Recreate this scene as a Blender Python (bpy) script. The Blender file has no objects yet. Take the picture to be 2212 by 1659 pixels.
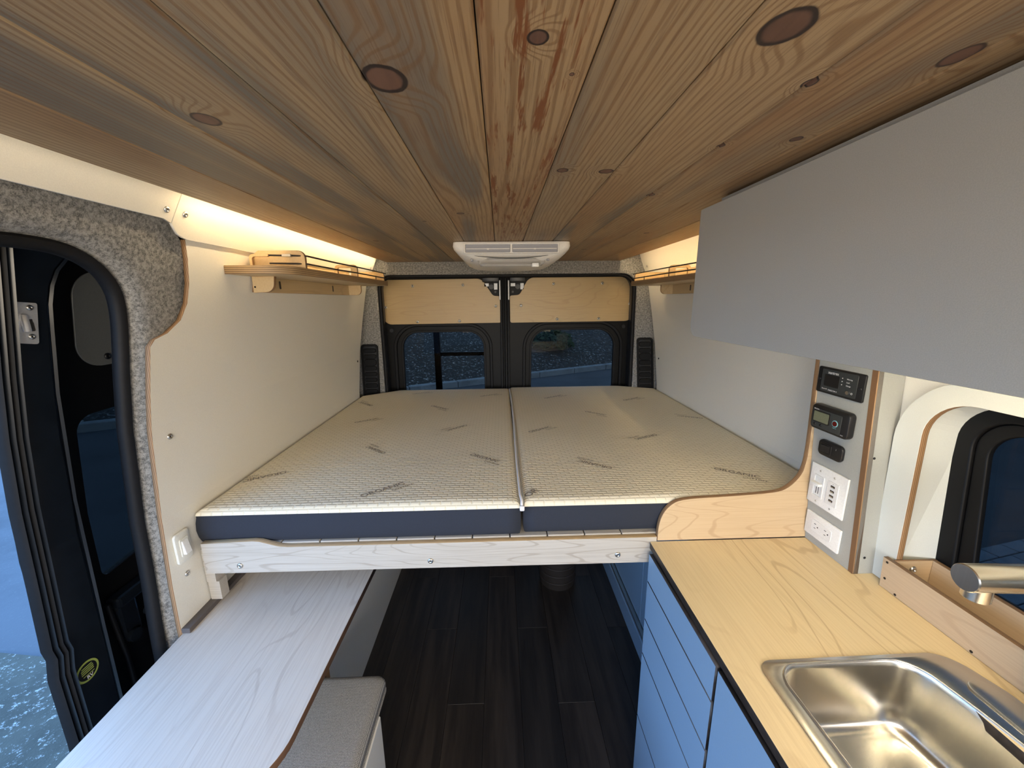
import bpy, bmesh, math, random
import numpy as np
from mathutils import Matrix, Vector
random.seed(4)
SC = bpy.context.scene
COL = SC.collection
# ------------------------------------------------------------------ camera, world, exposure
cam_d = bpy.data.cameras.new('camera'); cam = bpy.data.objects.new('camera', cam_d); COL.objects.link(cam)
cam_d.sensor_width = 36.0; cam_d.lens = 13.508; cam_d.clip_start = 0.02; cam_d.clip_end = 200
AX = ((0.99948435, -0.01608109, 0.02779262), (-0.03058785, -0.21352671, 0.97645826), (-0.00976805, -0.97680486, -0.2139085))
cam.matrix_world = Matrix(((AX[0][0], -AX[0][1], -AX[0][2], 0.0), (AX[1][0], -AX[1][1], -AX[1][2], 0.0),
                           (AX[2][0], -AX[2][1], -AX[2][2], 1.6), (0, 0, 0, 1)))
SC.camera = cam
SC.view_settings.view_transform = 'Standard'; SC.view_settings.look = 'None'
SC.view_settings.gamma = 1.0; SC.view_settings.use_curve_mapping = False
SC.view_settings.exposure = 1.38
wd = bpy.data.worlds.new('dusk_sky'); SC.world = wd; wd.use_nodes = True
nt = wd.node_tree; nt.nodes.clear()
_o = nt.nodes.new('ShaderNodeOutputWorld'); _b = nt.nodes.new('ShaderNodeBackground')
_g = nt.nodes.new('ShaderNodeTexCoord'); _s = nt.nodes.new('ShaderNodeSeparateXYZ'); _r = nt.nodes.new('ShaderNodeValToRGB')
nt.links.new(_g.outputs['Generated'], _s.inputs[0]); nt.links.new(_s.outputs['Z'], _r.inputs[0])
nt.links.new(_r.outputs[0], _b.inputs[0]); nt.links.new(_b.outputs[0], _o.inputs[0])
_r.color_ramp.elements[0].position = 0.0; _r.color_ramp.elements[0].color = (0.42, 0.66, 1.0, 1)
_r.color_ramp.elements[1].position = 0.7; _r.color_ramp.elements[1].color = (0.19, 0.46, 1.0, 1)
_b.inputs[1].default_value = 2.1
LED_STRENGTH = 26.0
LED_COLOR = (1.0, 0.78, 0.46)
UNDER_STRENGTH = 25.0
def area(name, loc, rot, sx, sy, power, color):
    l = bpy.data.lights.new(name, 'AREA'); l.shape = 'RECTANGLE'; l.size = sx; l.size_y = sy; l.energy = power; l.color = color
    o = bpy.data.objects.new(name, l); COL.objects.link(o); o.location = loc; o.rotation_euler = rot
    return o
# added warm fill behind the viewer, standing in for windscreen daylight and a lamp
area('cab_fill_light', (0.1, -1.25, 1.42), (math.radians(86), 0, 0), 1.5, .7, 17.0, (1.0, .82, .56))

# ------------------------------------------------------------------ helpers
def tag(o, label=None, cat=None, group=None, kind=None):
    if label: o['label'] = label
    if cat: o['category'] = cat
    if group: o['group'] = group
    if kind: o['kind'] = kind
    return o
def empty(name, loc=(0, 0, 0)):
    o = bpy.data.objects.new(name, None); COL.objects.link(o); o.location = loc; o.empty_display_size = 0.05
    return o
def link(name, me, mat=None, parent=None, smooth=False):
    o = bpy.data.objects.new(name, me); COL.objects.link(o)
    if mat is not None:
        if len(me.materials): me.materials.clear()
        for m in (mat if isinstance(mat, (list, tuple)) else [mat]): me.materials.append(m)
    if smooth:
        for p in me.polygons: p.use_smooth = True
    if parent is not None:
        o.parent = parent
        o.matrix_parent_inverse = Matrix.Translation(-Vector(parent.location))
    return o
def from_bm(name, bm, mat=None, parent=None, smooth=False):
    me = bpy.data.meshes.new(name); bm.normal_update(); bm.to_mesh(me); bm.free()
    return link(name, me, mat, parent, smooth)
def autosmooth(o, ang=35):
    me = o.data
    for p in me.polygons: p.use_smooth = True
    bm = bmesh.new(); bm.from_mesh(me)
    for e in bm.edges:
        if len(e.link_faces) == 2 and e.calc_face_angle(0) > math.radians(ang): e.smooth = False
    bm.to_mesh(me); bm.free()
    return o
def box_bm(bm, x0, x1, y0, y1, z0, z1, bev=0.0, seg=1):
    r = bmesh.ops.create_cube(bm, size=1.0)
    vs = r['verts']
    for v in vs:
        v.co = Vector(((x0 + x1) / 2 + v.co.x * (x1 - x0), (y0 + y1) / 2 + v.co.y * (y1 - y0), (z0 + z1) / 2 + v.co.z * (z1 - z0)))
    if bev > 0:
        es = list({e for v in vs for e in v.link_edges})
        bmesh.ops.bevel(bm, geom=es, offset=bev, segments=seg, affect='EDGES', profile=0.5)
def box(name, x0, x1, y0, y1, z0, z1, mat, parent=None, bev=0.0, seg=1):
    bm = bmesh.new(); box_bm(bm, min(x0, x1), max(x0, x1), min(y0, y1), max(y0, y1), min(z0, z1), max(z0, z1), bev, seg)
    o = from_bm(name, bm, mat, parent)
    if bev > 0 and seg > 1: autosmooth(o, 40)
    return o
def rounded(pts, seg=7):
    """pts: (u, v, r) -> polyline with rounded corners"""
    out = []; n = len(pts)
    for i in range(n):
        p0 = Vector(pts[i - 1][:2]); p = Vector(pts[i][:2]); p1 = Vector(pts[(i + 1) % n][:2]); r = pts[i][2] if len(pts[i]) > 2 else 0
        if r <= 0: out.append((p.x, p.y)); continue
        a = (p0 - p).normalized(); b = (p1 - p).normalized(); ang = a.angle(b)
        d = min(r / math.tan(ang / 2), (p0 - p).length * .49, (p1 - p).length * .49); rr = d * math.tan(ang / 2)
        c = p + (a + b).normalized() * (rr / math.sin(ang / 2))
        s = p + a * d - c; e = p + b * d - c; tot = s.angle(e); sg = 1 if (s.x * e.y - s.y * e.x) > 0 else -1
        for k in range(seg + 1):
            t = sg * tot * k / seg
            out.append((c.x + s.x * math.cos(t) - s.y * math.sin(t), c.y + s.x * math.sin(t) + s.y * math.cos(t)))
    return out
def rrect(u0, u1, v0, v1, r, seg=7):
    return rounded([(u0, v0, r), (u1, v0, r), (u1, v1, r), (u0, v1, r)], seg)
PLANES = {'xy': Matrix(((1, 0, 0), (0, 1, 0), (0, 0, 1))), 'xz': Matrix(((1, 0, 0), (0, 0, 1), (0, 1, 0))), 'yz': Matrix(((0, 0, 1), (1, 0, 0), (0, 1, 0)))}
def plate_mesh(name, plane, loops, w0, w1, bevel=0.0):
    """extrude outline(s) (first outer, others holes) lying in the given plane from w0 to w1; side faces get material 1"""
    cu = bpy.data.curves.new(name, 'CURVE'); cu.dimensions = '2D'; cu.fill_mode = 'BOTH'
    h = abs(w1 - w0) / 2; cu.extrude = max(h - bevel, 1e-5); cu.bevel_depth = bevel; cu.bevel_resolution = 1; cu.offset = -bevel
    for lp in loops:
        sp = cu.splines.new('POLY'); sp.points.add(len(lp) - 1); sp.use_cyclic_u = True
        for i, (u, v) in enumerate(lp): sp.points[i].co = (u, v, 0, 1)
    t = bpy.data.objects.new('tmp', cu); COL.objects.link(t)
    dg = bpy.context.evaluated_depsgraph_get(); me = bpy.data.meshes.new_from_object(t.evaluated_get(dg))
    bpy.data.objects.remove(t); bpy.data.curves.remove(cu)
    me.name = name
    bm = bmesh.new(); bm.from_mesh(me); bmesh.ops.remove_doubles(bm, verts=bm.verts, dist=1e-6)
    bm.normal_update()
    for f in bm.faces: f.material_index = 0 if abs(f.normal.z) > .5 else 1
    M = PLANES[plane]; off = M @ Vector((0, 0, (w0 + w1) / 2))
    for v in bm.verts: v.co = M @ v.co + off
    if M.determinant() < 0: bmesh.ops.reverse_faces(bm, faces=bm.faces)
    bm.to_mesh(me); bm.free()
    return me
def plate(name, plane, loops, w0, w1, mat, side=None, parent=None, bevel=0.0, smooth=False):
    if loops and isinstance(loops[0][0], (int, float)): loops = [loops]
    o = link(name, plate_mesh(name, plane, loops, w0, w1, bevel), [mat, side or mat], parent)
    if smooth: autosmooth(o, 40)
    return o
def tube(name, pts, r, mat, parent=None, cyclic=False, res=3, fill=True):
    cu = bpy.data.curves.new(name, 'CURVE'); cu.dimensions = '3D'; cu.bevel_depth = r; cu.bevel_resolution = res; cu.use_fill_caps = fill
    sp = cu.splines.new('POLY'); sp.points.add(len(pts) - 1); sp.use_cyclic_u = cyclic
    for i, p in enumerate(pts): sp.points[i].co = (*p, 1)
    t = bpy.data.objects.new('tmp', cu); COL.objects.link(t)
    dg = bpy.context.evaluated_depsgraph_get(); me = bpy.data.meshes.new_from_object(t.evaluated_get(dg))
    bpy.data.objects.remove(t); bpy.data.curves.remove(cu); me.name = name
    return autosmooth(link(name, me, mat, parent), 50)
def frame_to(p, n, up=(0, 0, 1)):
    n = Vector(n).normalized(); u = Vector(up)
    if abs(n.dot(u)) > .98: u = Vector((0, 1, 0))
    x = u.cross(n).normalized(); y = n.cross(x)
    return Matrix(((x.x, y.x, n.x, p[0]), (x.y, y.y, n.y, p[1]), (x.z, y.z, n.z, p[2]), (0, 0, 0, 1)))
def disc(name, p, n, r, h, mat, parent=None, seg=24, dome=0.0, r2=None):
    """short cylinder standing on p along n, optional dome"""
    bm = bmesh.new(); prof = [(r, 0), (r2 if r2 is not None else r, h)]
    if dome > 0: prof = [(r, 0), (r, h * .35), (r * .82, h * .8), (r * .45, h), (0.0001, h)]
    rings = []
    for (rr, z) in prof: rings.append([bm.verts.new((rr * math.cos(2 * math.pi * k / seg), rr * math.sin(2 * math.pi * k / seg), z)) for k in range(seg)])
    for a, b in zip(rings, rings[1:]):
        for k in range(seg): bm.faces.new((a[k], a[(k + 1) % seg], b[(k + 1) % seg], b[k]))
    bm.faces.new(rings[-1]); bm.faces.new(list(reversed(rings[0])))
    bmesh.ops.transform(bm, matrix=frame_to(p, n), verts=bm.verts)
    return autosmooth(from_bm(name, bm, mat, parent), 40)
_scr = {}
def screw(p, n, r, parent, label=None, mat=None, name='screw'):
    """domed machine screw with a recessed cross slot"""
    mat = mat or M['screw']; key = (round(r, 5), mat.name)
    if key not in _scr:
        bm = bmesh.new(); seg = 16
        rings = []
        for (rr, z) in [(1, 0), (1, .18), (.86, .40), (.55, .52), (.42, .52), (.34, .22)]:
            rings.append([bm.verts.new((r * rr * math.cos(2 * math.pi * k / seg), r * rr * math.sin(2 * math.pi * k / seg), r * z)) for k in range(seg)])
        for a, b in zip(rings, rings[1:]):
            for k in range(seg): bm.faces.new((a[k], a[(k + 1) % seg], b[(k + 1) % seg], b[k]))
        f = bm.faces.new(rings[-1]); f.material_index = 1
        me = bpy.data.meshes.new('screw'); bm.normal_update(); bm.to_mesh(me); bm.free()
        for q in me.polygons: q.use_smooth = True
        me.materials.append(mat); me.materials.append(M['black'])
        _scr[key] = me
    o = bpy.data.objects.new(name, _scr[key]); COL.objects.link(o)
    if parent is not None:
        o.parent = parent; o.matrix_parent_inverse = Matrix.Translation(-Vector(parent.location))
    o.matrix_basis = frame_to(p, n)
    return o
def text_mesh(s, size, align='LEFT'):
    cu = bpy.data.curves.new('txt', 'FONT'); cu.body = s; cu.size = size; cu.align_x = align; cu.align_y = 'BOTTOM_BASELINE' if False else 'CENTER'; cu.resolution_u = 3; cu.offset = .014 * size
    t = bpy.data.objects.new('tmp', cu); COL.objects.link(t)
    dg = bpy.context.evaluated_depsgraph_get(); me = bpy.data.meshes.new_from_object(t.evaluated_get(dg))
    bpy.data.objects.remove(t); bpy.data.curves.remove(cu)
    return me
def text(name, s, size, p, xdir, ydir, mat, parent, align='CENTER', width=None, zfun=None):
    me = text_mesh(s, size, align)
    xs = [v.co.x for v in me.vertices]; w = max(xs) - min(xs); k = 1.0 if width is None else width / w
    xd = Vector(xdir).normalized(); yd = Vector(ydir).normalized()
    for v in me.vertices:
        q = Vector(p) + xd * (v.co.x * k) + yd * (v.co.y * (k if width else 1))
        if zfun: q.z = zfun(q.x, q.y)
        v.co = q
    me.name = name
    return link(name, me, mat, parent)

# ------------------------------------------------------------------ materials
M = {}
def newmat(name):
    m = bpy.data.materials.new(name); m.use_nodes = True; nt = m.node_tree
    return m, nt, nt.nodes['Principled BSDF']
def N(nt, typ, **kw):
    n = nt.nodes.new(typ)
    for k, v in kw.items():
        if k == 'inp':
            for i, x in v.items(): n.inputs[i].default_value = x
        else: setattr(n, k, v)
    return n
def L(nt, a, b): nt.links.new(a, b)
def math_(nt, op, a, b=None, c=None, clamp=False):
    n = N(nt, 'ShaderNodeMath', operation=op, use_clamp=clamp)
    for i, x in enumerate((a, b, c)):
        if x is None: continue
        if isinstance(x, (int, float)): n.inputs[i].default_value = x
        else: L(nt, x, n.inputs[i])
    return n.outputs[0]
def mixc(nt, fac, a, b, mode='MIX'):
    n = N(nt, 'ShaderNodeMix', data_type='RGBA', blend_type=mode)
    for sock, x in ((0, fac), (6, a), (7, b)):
        if isinstance(x, (int, float)): n.inputs[sock].default_value = x
        elif isinstance(x, tuple): n.inputs[sock].default_value = (*x[:3], 1)
        else: L(nt, x, n.inputs[sock])
    return n.outputs[2]
def smooth(nt, x, a, b, lo=0.0, hi=1.0):
    n = N(nt, 'ShaderNodeMapRange', interpolation_type='SMOOTHSTEP'); L(nt, x, n.inputs[0])
    n.inputs[1].default_value = a; n.inputs[2].default_value = b; n.inputs[3].default_value = lo; n.inputs[4].default_value = hi
    return n.outputs[0]
def vscale(nt, vec, s, off=None):
    n = N(nt, 'ShaderNodeVectorMath', operation='MULTIPLY_ADD'); L(nt, vec, n.inputs[0]); n.inputs[1].default_value = s
    if off is None: n.inputs[2].default_value = (0, 0, 0)
    elif isinstance(off, tuple): n.inputs[2].default_value = off
    else: L(nt, off, n.inputs[2])
    return n.outputs[0]
def noise(nt, vec, scale=1.0, detail=3, rough=.5, dist=0.0):
    n = N(nt, 'ShaderNodeTexNoise'); L(nt, vec, n.inputs['Vector']); n.inputs['Scale'].default_value = scale
    n.inputs['Detail'].default_value = detail; n.inputs['Roughness'].default_value = rough; n.inputs['Distortion'].default_value = dist
    return n.outputs['Fac']
def bump(nt, bsdf, h, strength=.3, dist=.001):
    n = N(nt, 'ShaderNodeBump'); n.inputs['Strength'].default_value = strength; n.inputs['Distance'].default_value = dist
    L(nt, h, n.inputs['Height']); L(nt, n.outputs[0], bsdf.inputs['Normal'])
def pos(nt): return N(nt, 'ShaderNodeNewGeometry').outputs['Position']
def plain(name, col, rough=.5, metal=0.0, grain=0.0, gscale=300, spec=None):
    m, nt, b = newmat(name); b.inputs['Roughness'].default_value = rough; b.inputs['Metallic'].default_value = metal
    if spec is not None: b.inputs['Specular IOR Level'].default_value = spec
    p = pos(nt); n = noise(nt, p, gscale, 3)
    v = grain if grain > 0 else .04
    L(nt, mixc(nt, smooth(nt, n, .3, .7), tuple(c * (1 - v) for c in col), tuple(min(1, c * (1 + v)) for c in col)), b.inputs['Base Color'])
    if grain > 0: bump(nt, b, n, .15, .0005)
    M[name] = m; return m
plain('white_wall', (.78, .75, .665), .42, grain=.03, gscale=500)
plain('white_frame', (.68, .70, .66), .38, grain=.02, gscale=500)
plain('grey_laminate', (.38, .39, .365), .40, grain=.05, gscale=700)
plain('overhead_grey', (.44, .435, .40), .42, grain=.05, gscale=700)
plain('cabinet_blue', (.25, .37, .51), .38, grain=.02, gscale=700)
plain('white_plastic', (.80, .80, .78), .3)
plain('cream_plastic', (.74, .73, .66), .32)
plain('ac_plastic', (.72, .69, .65), .4)
plain('ac_grille', (.30, .30, .33), .5)
plain('black', (.006, .006, .007), .45)
plain('rubber', (.004, .004, .005), .6, grain=.2, gscale=90, spec=.3)
plain('door_paint', (.0048, .0044, .004), .5, spec=.2)
plain('black_plastic', (.008, .008, .009), .40)
plain('frame_black', (.003, .003, .0035), .5, spec=.25)
plain('panel_grey', (.035, .04, .042), .35)
plain('van_paint', (.007, .010, .015), .30, grain=.15, gscale=20)
plain('dark_trim', (.030, .028, .027), .5)
plain('screw', (.62, .60, .56), .28, 1.0)
plain('striker_metal', (.75, .76, .78), .35, .6)
plain('print_white', (.75, .75, .75), .5)
plain('print_green', (.30, .36, .08), .5)
plain('print_dark', (.27, .23, .18), .7)
plain('teal', (.25, .55, .60), .4)
plain('lcd', (.16, .17, .11), .25)
plain('navy_fabric', (.020, .024, .036), .92, grain=.25, gscale=1500)
plain('cord', (.02, .015, .012), .7)
plain('dark_edge', (.030, .022, .018), .45, grain=.3, gscale=60)
plain('zip', (.72, .70, .70), .7, grain=.1, gscale=600)
plain('ledge_brown', (.10, .085, .08), .6)  # even brown-grey of the wall ledge
plain('red_lens', (.09, .005, .004), .15)
plain('roof_liner', (.20, .18, .15), .8)
m, nt, b = newmat('led'); b.inputs['Base Color'].default_value = (1, 1, 1, 1)
b.inputs['Emission Color'].default_value = (*LED_COLOR, 1); b.inputs['Emission Strength'].default_value = LED_STRENGTH; M['led'] = m
m, nt, b = newmat('led_dim'); b.inputs['Base Color'].default_value = (1, 1, 1, 1)
b.inputs['Emission Color'].default_value = (1, .86, .62, 1); b.inputs['Emission Strength'].default_value = LED_STRENGTH * .10; M['led_dim'] = m
m, nt, b = newmat('led_under'); b.inputs['Base Color'].default_value = (1, 1, 1, 1)
b.inputs['Emission Color'].default_value = (1.0, .82, .52, 1); b.inputs['Emission Strength'].default_value = UNDER_STRENGTH; M['led_under'] = m

def wood(name, base, line, axis='y', across=60.0, warp=9.0, contrast=.55, rough=.42, fiber=.12, seed=0.0, lowf=(3.0, .55)):
    """laminate / veneer: grain runs along axis; loops come from a slow noise field"""
    m, nt, b = newmat(name); p = pos(nt); b.inputs['Roughness'].default_value = rough
    ai = 'xyz'.index(axis)
    def sc(a, l): v = [a, a, a]; v[ai] = l; return tuple(v)
    low = noise(nt, vscale(nt, p, sc(lowf[0], lowf[1]), (seed, seed * 1.7, seed * .3)), 1.0, 2, .45)
    ph = math_(nt, 'MULTIPLY', low, warp * 16.0)
    med = noise(nt, vscale(nt, p, sc(30, 3), (seed, 0, 0)), 1.0, 3, .5)
    ph = math_(nt, 'ADD', ph, math_(nt, 'MULTIPLY', med, 1.6))
    s = math_(nt, 'SINE', ph); s = smooth(nt, s, .86, 1.0)
    s = math_(nt, 'MULTIPLY', s, smooth(nt, noise(nt, vscale(nt, p, sc(5, 1.2)), 1.0, 2), .38, .62))
    fb = noise(nt, vscale(nt, p, sc(230, 5)), 1.0, 4, .65)
    c = mixc(nt, math_(nt, 'MULTIPLY', s, contrast), base, line)
    c = mixc(nt, smooth(nt, fb, .40, .68, 0, fiber * 2), c, line)
    blot = noise(nt, vscale(nt, p, sc(6, 2)), 1.0, 2)
    c = mixc(nt, smooth(nt, blot, .3, .8, 0, .25), c, tuple(x * .86 for x in base))
    L(nt, c, b.inputs['Base Color']); bump(nt, b, fb, .05, .0004)
    M[name] = m; return m
MB, ML = (.72, .575, .34), (.46, .31, .16)
wood('maple_y', MB, ML, 'y'); wood('maple_x', MB, ML, 'x', seed=3.3); wood('maple_z', MB, ML, 'z', seed=1.1)
wood('table_maple', (.63, .575, .50), (.39, .32, .265), 'y', seed=7.0, fiber=.15, lowf=(5.2, .9), contrast=.38)
wood('board_maple', (.50, .455, .39), (.29, .235, .18), 'x', seed=5.0, fiber=.15, lowf=(9.0, .9), contrast=.6)
wood('panel_maple', (.52, .37, .175), (.37, .24, .11), 'x', seed=2.0, contrast=.35, lowf=(5, .7))
wood('bulk_maple', (.55, .41, .25), (.38, .25, .14), 'x', seed=3.3, lowf=(6, .8)); wood('box_maple', (.56, .43, .29), (.38, .26, .17), 'y', seed=1.7, contrast=.4)
wood('shelf_maple', (.60, .44, .24), (.40, .25, .12), 'y', seed=9.0, contrast=.3)
def ply(name, axis, a=(.38, .225, .11), d=(.15, .075, .035), period=.0042, w=.85):
    m, nt, b = newmat(name); p = pos(nt); b.inputs['Roughness'].default_value = .6
    s = N(nt, 'ShaderNodeSeparateXYZ'); L(nt, p, s.inputs[0])
    n = noise(nt, vscale(nt, p, (60, 60, 60)), 1.0, 3)
    x = math_(nt, 'MULTIPLY', s.outputs['XYZ'.index(axis)], 2 * math.pi / period)
    v = smooth(nt, math_(nt, 'ADD', math_(nt, 'SINE', x), math_(nt, 'MULTIPLY', n, .8)), 0, 1.1)
    L(nt, mixc(nt, math_(nt, 'MULTIPLY', v, w), a, d), b.inputs['Base Color']); M[name] = m
ply('ply_x', 'X'); ply('ply_y', 'Y'); ply('ply_z', 'Z')
ply('ply_shelf', 'Z', (.45, .30, .15), (.17, .10, .05), .0056, .85)
ply('ply_light', 'Y', (.66, .50, .30), (.36, .24, .13), .006, .6)
ply('ply_table', 'Z', (.17, .085, .04), (.08, .04, .022), .004)

def pine(knots):
    m, nt, b = newmat('pine'); p = pos(nt); b.inputs['Roughness'].default_value = .5
    oi = N(nt, 'ShaderNodeObjectInfo'); rnd = oi.outputs['Random']
    ro = N(nt, 'ShaderNodeCombineXYZ'); L(nt, math_(nt, 'MULTIPLY', rnd, 61.0), ro.inputs[0]); L(nt, math_(nt, 'MULTIPLY', rnd, 23.0), ro.inputs[1])
    rv = ro.outputs[0]
    low = noise(nt, vscale(nt, p, (5.5, .75, 1), rv), 1.0, 2, .4)
    sx_ = N(nt, 'ShaderNodeSeparateXYZ'); L(nt, p, sx_.inputs[0])
    ph = math_(nt, 'ADD', math_(nt, 'MULTIPLY', low, 70.0), math_(nt, 'MULTIPLY', sx_.outputs['X'], 560.0))
    med = noise(nt, vscale(nt, p, (45, 4, 1), rv), 1.0, 3, .55)
    ph = math_(nt, 'ADD', ph, math_(nt, 'MULTIPLY', med, 4.0))
    core = None; ring = None; halo = None
    for (kx, ky, r, e, dk) in knots:
        d = N(nt, 'ShaderNodeVectorMath', operation='MULTIPLY_ADD'); L(nt, p, d.inputs[0])
        d.inputs[1].default_value = (1.0, 1.0 / e, 0); d.inputs[2].default_value = (-kx, -ky / e, 0)
        ln = N(nt, 'ShaderNodeVectorMath', operation='LENGTH'); L(nt, d.outputs[0], ln.inputs[0])
        dist = math_(nt, 'ADD', ln.outputs['Value'], math_(nt, 'MULTIPLY', med, r * .35)); dist = math_(nt, 'SUBTRACT', dist, r * .17)
        w = r * 3.6
        q = smooth(nt, dist, r * .6, w, 20.0, 0.0)
        ph = math_(nt, 'ADD', ph, q)
        c = smooth(nt, dist, r * .93, r * 1.04, 1.0, 0.0)
        g = math_(nt, 'MULTIPLY', smooth(nt, dist, r * .72, r * .98), smooth(nt, dist, r * .99, r * 1.14, 1.0, 0.0)); g = math_(nt, 'MULTIPLY', g, dk)
        core = c if core is None else math_(nt, 'MAXIMUM', core, c)
        ring = g if ring is None else math_(nt, 'MAXIMUM', ring, g)
    s = math_(nt, 'SINE', ph); s = smooth(nt, s, .1, 1.0)
    fib = noise(nt, vscale(nt, p, (520, 11, 1), rv), 1.0, 3, .6)
    base = mixc(nt, rnd, (.37, .245, .125), (.41, .285, .16))
    blot = noise(nt, vscale(nt, p, (9, 1.2, 1), rv), 1.0, 3)
    base = mixc(nt, smooth(nt, blot, .35, .7), base, (.33, .195, .095))
    # blue stain streaks: elongated patches, stronger on some boards
    st = noise(nt, vscale(nt, p, (11, .9, 1), rv), 1.0, 3, .5, .6)
    st = smooth(nt, st, .45, .62)
    sgate = N(nt, 'ShaderNodeSeparateColor'); L(nt, oi.outputs['Color'], sgate.inputs[0])
    base = mixc(nt, sgate.outputs[1], base, (.32, .245, .15))
    base = mixc(nt, math_(nt, 'MULTIPLY', st, sgate.outputs[0]), base, (.155, .140, .115))
    c = mixc(nt, math_(nt, 'MULTIPLY', s, .75), base, mixc(nt, .25, (.19, .095, .038), base))
    c = mixc(nt, smooth(nt, fib, .48, .70, 0, .50), c, (.15, .075, .035))
    rs = noise(nt, vscale(nt, p, (75, 5.5, 1), rv), 1.0, 4, .7)
    c = mixc(nt, math_(nt, 'MULTIPLY', smooth(nt, rs, .52, .62), sgate.outputs[2]), c, (.20, .07, .022))
    c = mixc(nt, core, c, mixc(nt, smooth(nt, med, .3, .7), (.17, .085, .055), (.10, .05, .035)))
    c = mixc(nt, ring, c, (.025, .013, .010))
    L(nt, c, b.inputs['Base Color']); bump(nt, b, math_(nt, 'ADD', fib, math_(nt, 'MULTIPLY', s, .5)), .12, .0006)
    M['pine'] = m
KNOTS = [(-.118, .472, .0215, 1.15, 1.6), (-.373, .566, .015, 1.15, .9), (.038, .403, .0095, 1.1, 1.3), (.253, .387, .021, 1.15, 1.2), (.456, .424, .012, 1.5, .8),
         (.445, .624, .008, 1.2, .9), (-.103, 1.119, .010, 1.1, 1), (-.22, 1.223, .006, 1.2, 1), (.118, .765, .010, 1.1, 1), (.200, .771, .013, .9, 1),
         (.345, .474, .007, 1.3, 1.5), (.346, .65, .006, 1.2, 1.5), (.346, .935, .009, 1.3, 1.5), (.079, .46, .0025, 1.2, 1.5), (-.48, 1.6, .01, 1.4, 1), (.53, 1.45, .009, 1.3, 1), (.40, 1.9, .012, 1.2, 1)]
pine(KNOTS)

def felt():
    m, nt, b = newmat('felt'); p = pos(nt); b.inputs['Roughness'].default_value = .95; b.inputs['Specular IOR Level'].default_value = .1
    n1 = noise(nt, p, 110, 5, .75, .1); n2 = noise(nt, p, 480, 4, .7)
    c = mixc(nt, smooth(nt, n1, .36, .66), (.085, .085, .085), (.34, .33, .31))
    c = mixc(nt, smooth(nt, n2, .4, .7, 0, .6), c, (.42, .41, .38)); L(nt, c, b.inputs['Base Color'])
    bump(nt, b, math_(nt, 'ADD', n1, n2), .5, .0015); M['felt'] = m
felt()
def floorwood():
    m, nt, b = newmat('dark_floor'); p = pos(nt); b.inputs['Roughness'].default_value = .42
    oi = N(nt, 'ShaderNodeObjectInfo'); ro = N(nt, 'ShaderNodeCombineXYZ'); L(nt, math_(nt, 'MULTIPLY', oi.outputs['Random'], 40), ro.inputs[0])
    n = noise(nt, vscale(nt, p, (28, 2.2, 1), ro.outputs[0]), 1.0, 4, .6, .5); f = noise(nt, vscale(nt, p, (300, 12, 1)), 1.0, 3)
    c = mixc(nt, smooth(nt, n, .3, .75), (.018, .014, .012), (.050, .039, .031)); c = mixc(nt, smooth(nt, f, .5, .8, 0, .5), c, (.045, .037, .03))
    c = mixc(nt, oi.outputs['Random'], c, mixc(nt, .5, c, (.01, .01, .01)))
    L(nt, c, b.inputs['Base Color']); bump(nt, b, f, .2, .0006); M['dark_floor'] = m
floorwood()
def knit():
    m, nt, b = newmat('knit_cover'); p = pos(nt); b.inputs['Roughness'].default_value = .88; b.inputs['Specular IOR Level'].default_value = .15
    br = N(nt, 'ShaderNodeTexBrick'); L(nt, p, br.inputs['Vector']); br.offset = .5
    br.inputs['Scale'].default_value = 1.0; br.inputs['Brick Width'].default_value = .030; br.inputs['Row Height'].default_value = .0135
    br.inputs['Mortar Size'].default_value = .0040; br.inputs['Mortar Smooth'].default_value = 1.0
    br.inputs['Color1'].default_value = (1, 1, 1, 1); br.inputs['Color2'].default_value = (.92, .92, .92, 1); br.inputs['Mortar'].default_value = (0, 0, 0, 1)
    n = noise(nt, p, 900, 2)
    c = mixc(nt, br.outputs['Color'], (.73, .66, .50), (.80, .735, .575)); L(nt, c, b.inputs['Base Color'])
    bump(nt, b, math_(nt, 'ADD', br.outputs['Color'], math_(nt, 'MULTIPLY', n, .12)), .5, .0026); M['knit_cover'] = m
knit()
def tweed():
    m, nt, b = newmat('tweed'); p = pos(nt); b.inputs['Roughness'].default_value = .95; b.inputs['Specular IOR Level'].default_value = .1
    a = N(nt, 'ShaderNodeTexWave', bands_direction='X'); L(nt, p, a.inputs[0]); a.inputs['Scale'].default_value = 95; a.inputs['Distortion'].default_value = 1.2; a.inputs['Detail Scale'].default_value = 3
    c_ = N(nt, 'ShaderNodeTexWave', bands_direction='Y'); L(nt, p, c_.inputs[0]); c_.inputs['Scale'].default_value = 95; c_.inputs['Distortion'].default_value = 1.2; c_.inputs['Detail Scale'].default_value = 3
    x = math_(nt, 'MULTIPLY', a.outputs['Fac'], c_.outputs['Fac']); n = noise(nt, p, 450, 3)
    x = math_(nt, 'ADD', math_(nt, 'MULTIPLY', x, .8), math_(nt, 'MULTIPLY', n, .5))
    L(nt, mixc(nt, smooth(nt, x, .1, .85), (.14, .135, .125), (.58, .55, .50)), b.inputs['Base Color']); bump(nt, b, x, .6, .001); M['tweed'] = m
tweed()
def steel(name, axis, rough=.22, col=(.55, .54, .52), s=(900, 900, 900)):
    m, nt, b = newmat(name); p = pos(nt); b.inputs['Metallic'].default_value = 1.0
    v = list(s); v['xyz'.index(axis)] = 12
    n = noise(nt, vscale(nt, p, tuple(v)), 1.0, 3)
    L(nt, mixc(nt, n, tuple(c * .94 for c in col), tuple(c * 1.05 for c in col)), b.inputs['Base Color'])
    b.inputs['Roughness'].default_value = rough
    b.inputs['Anisotropic'].default_value = .3; M[name] = m
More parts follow.
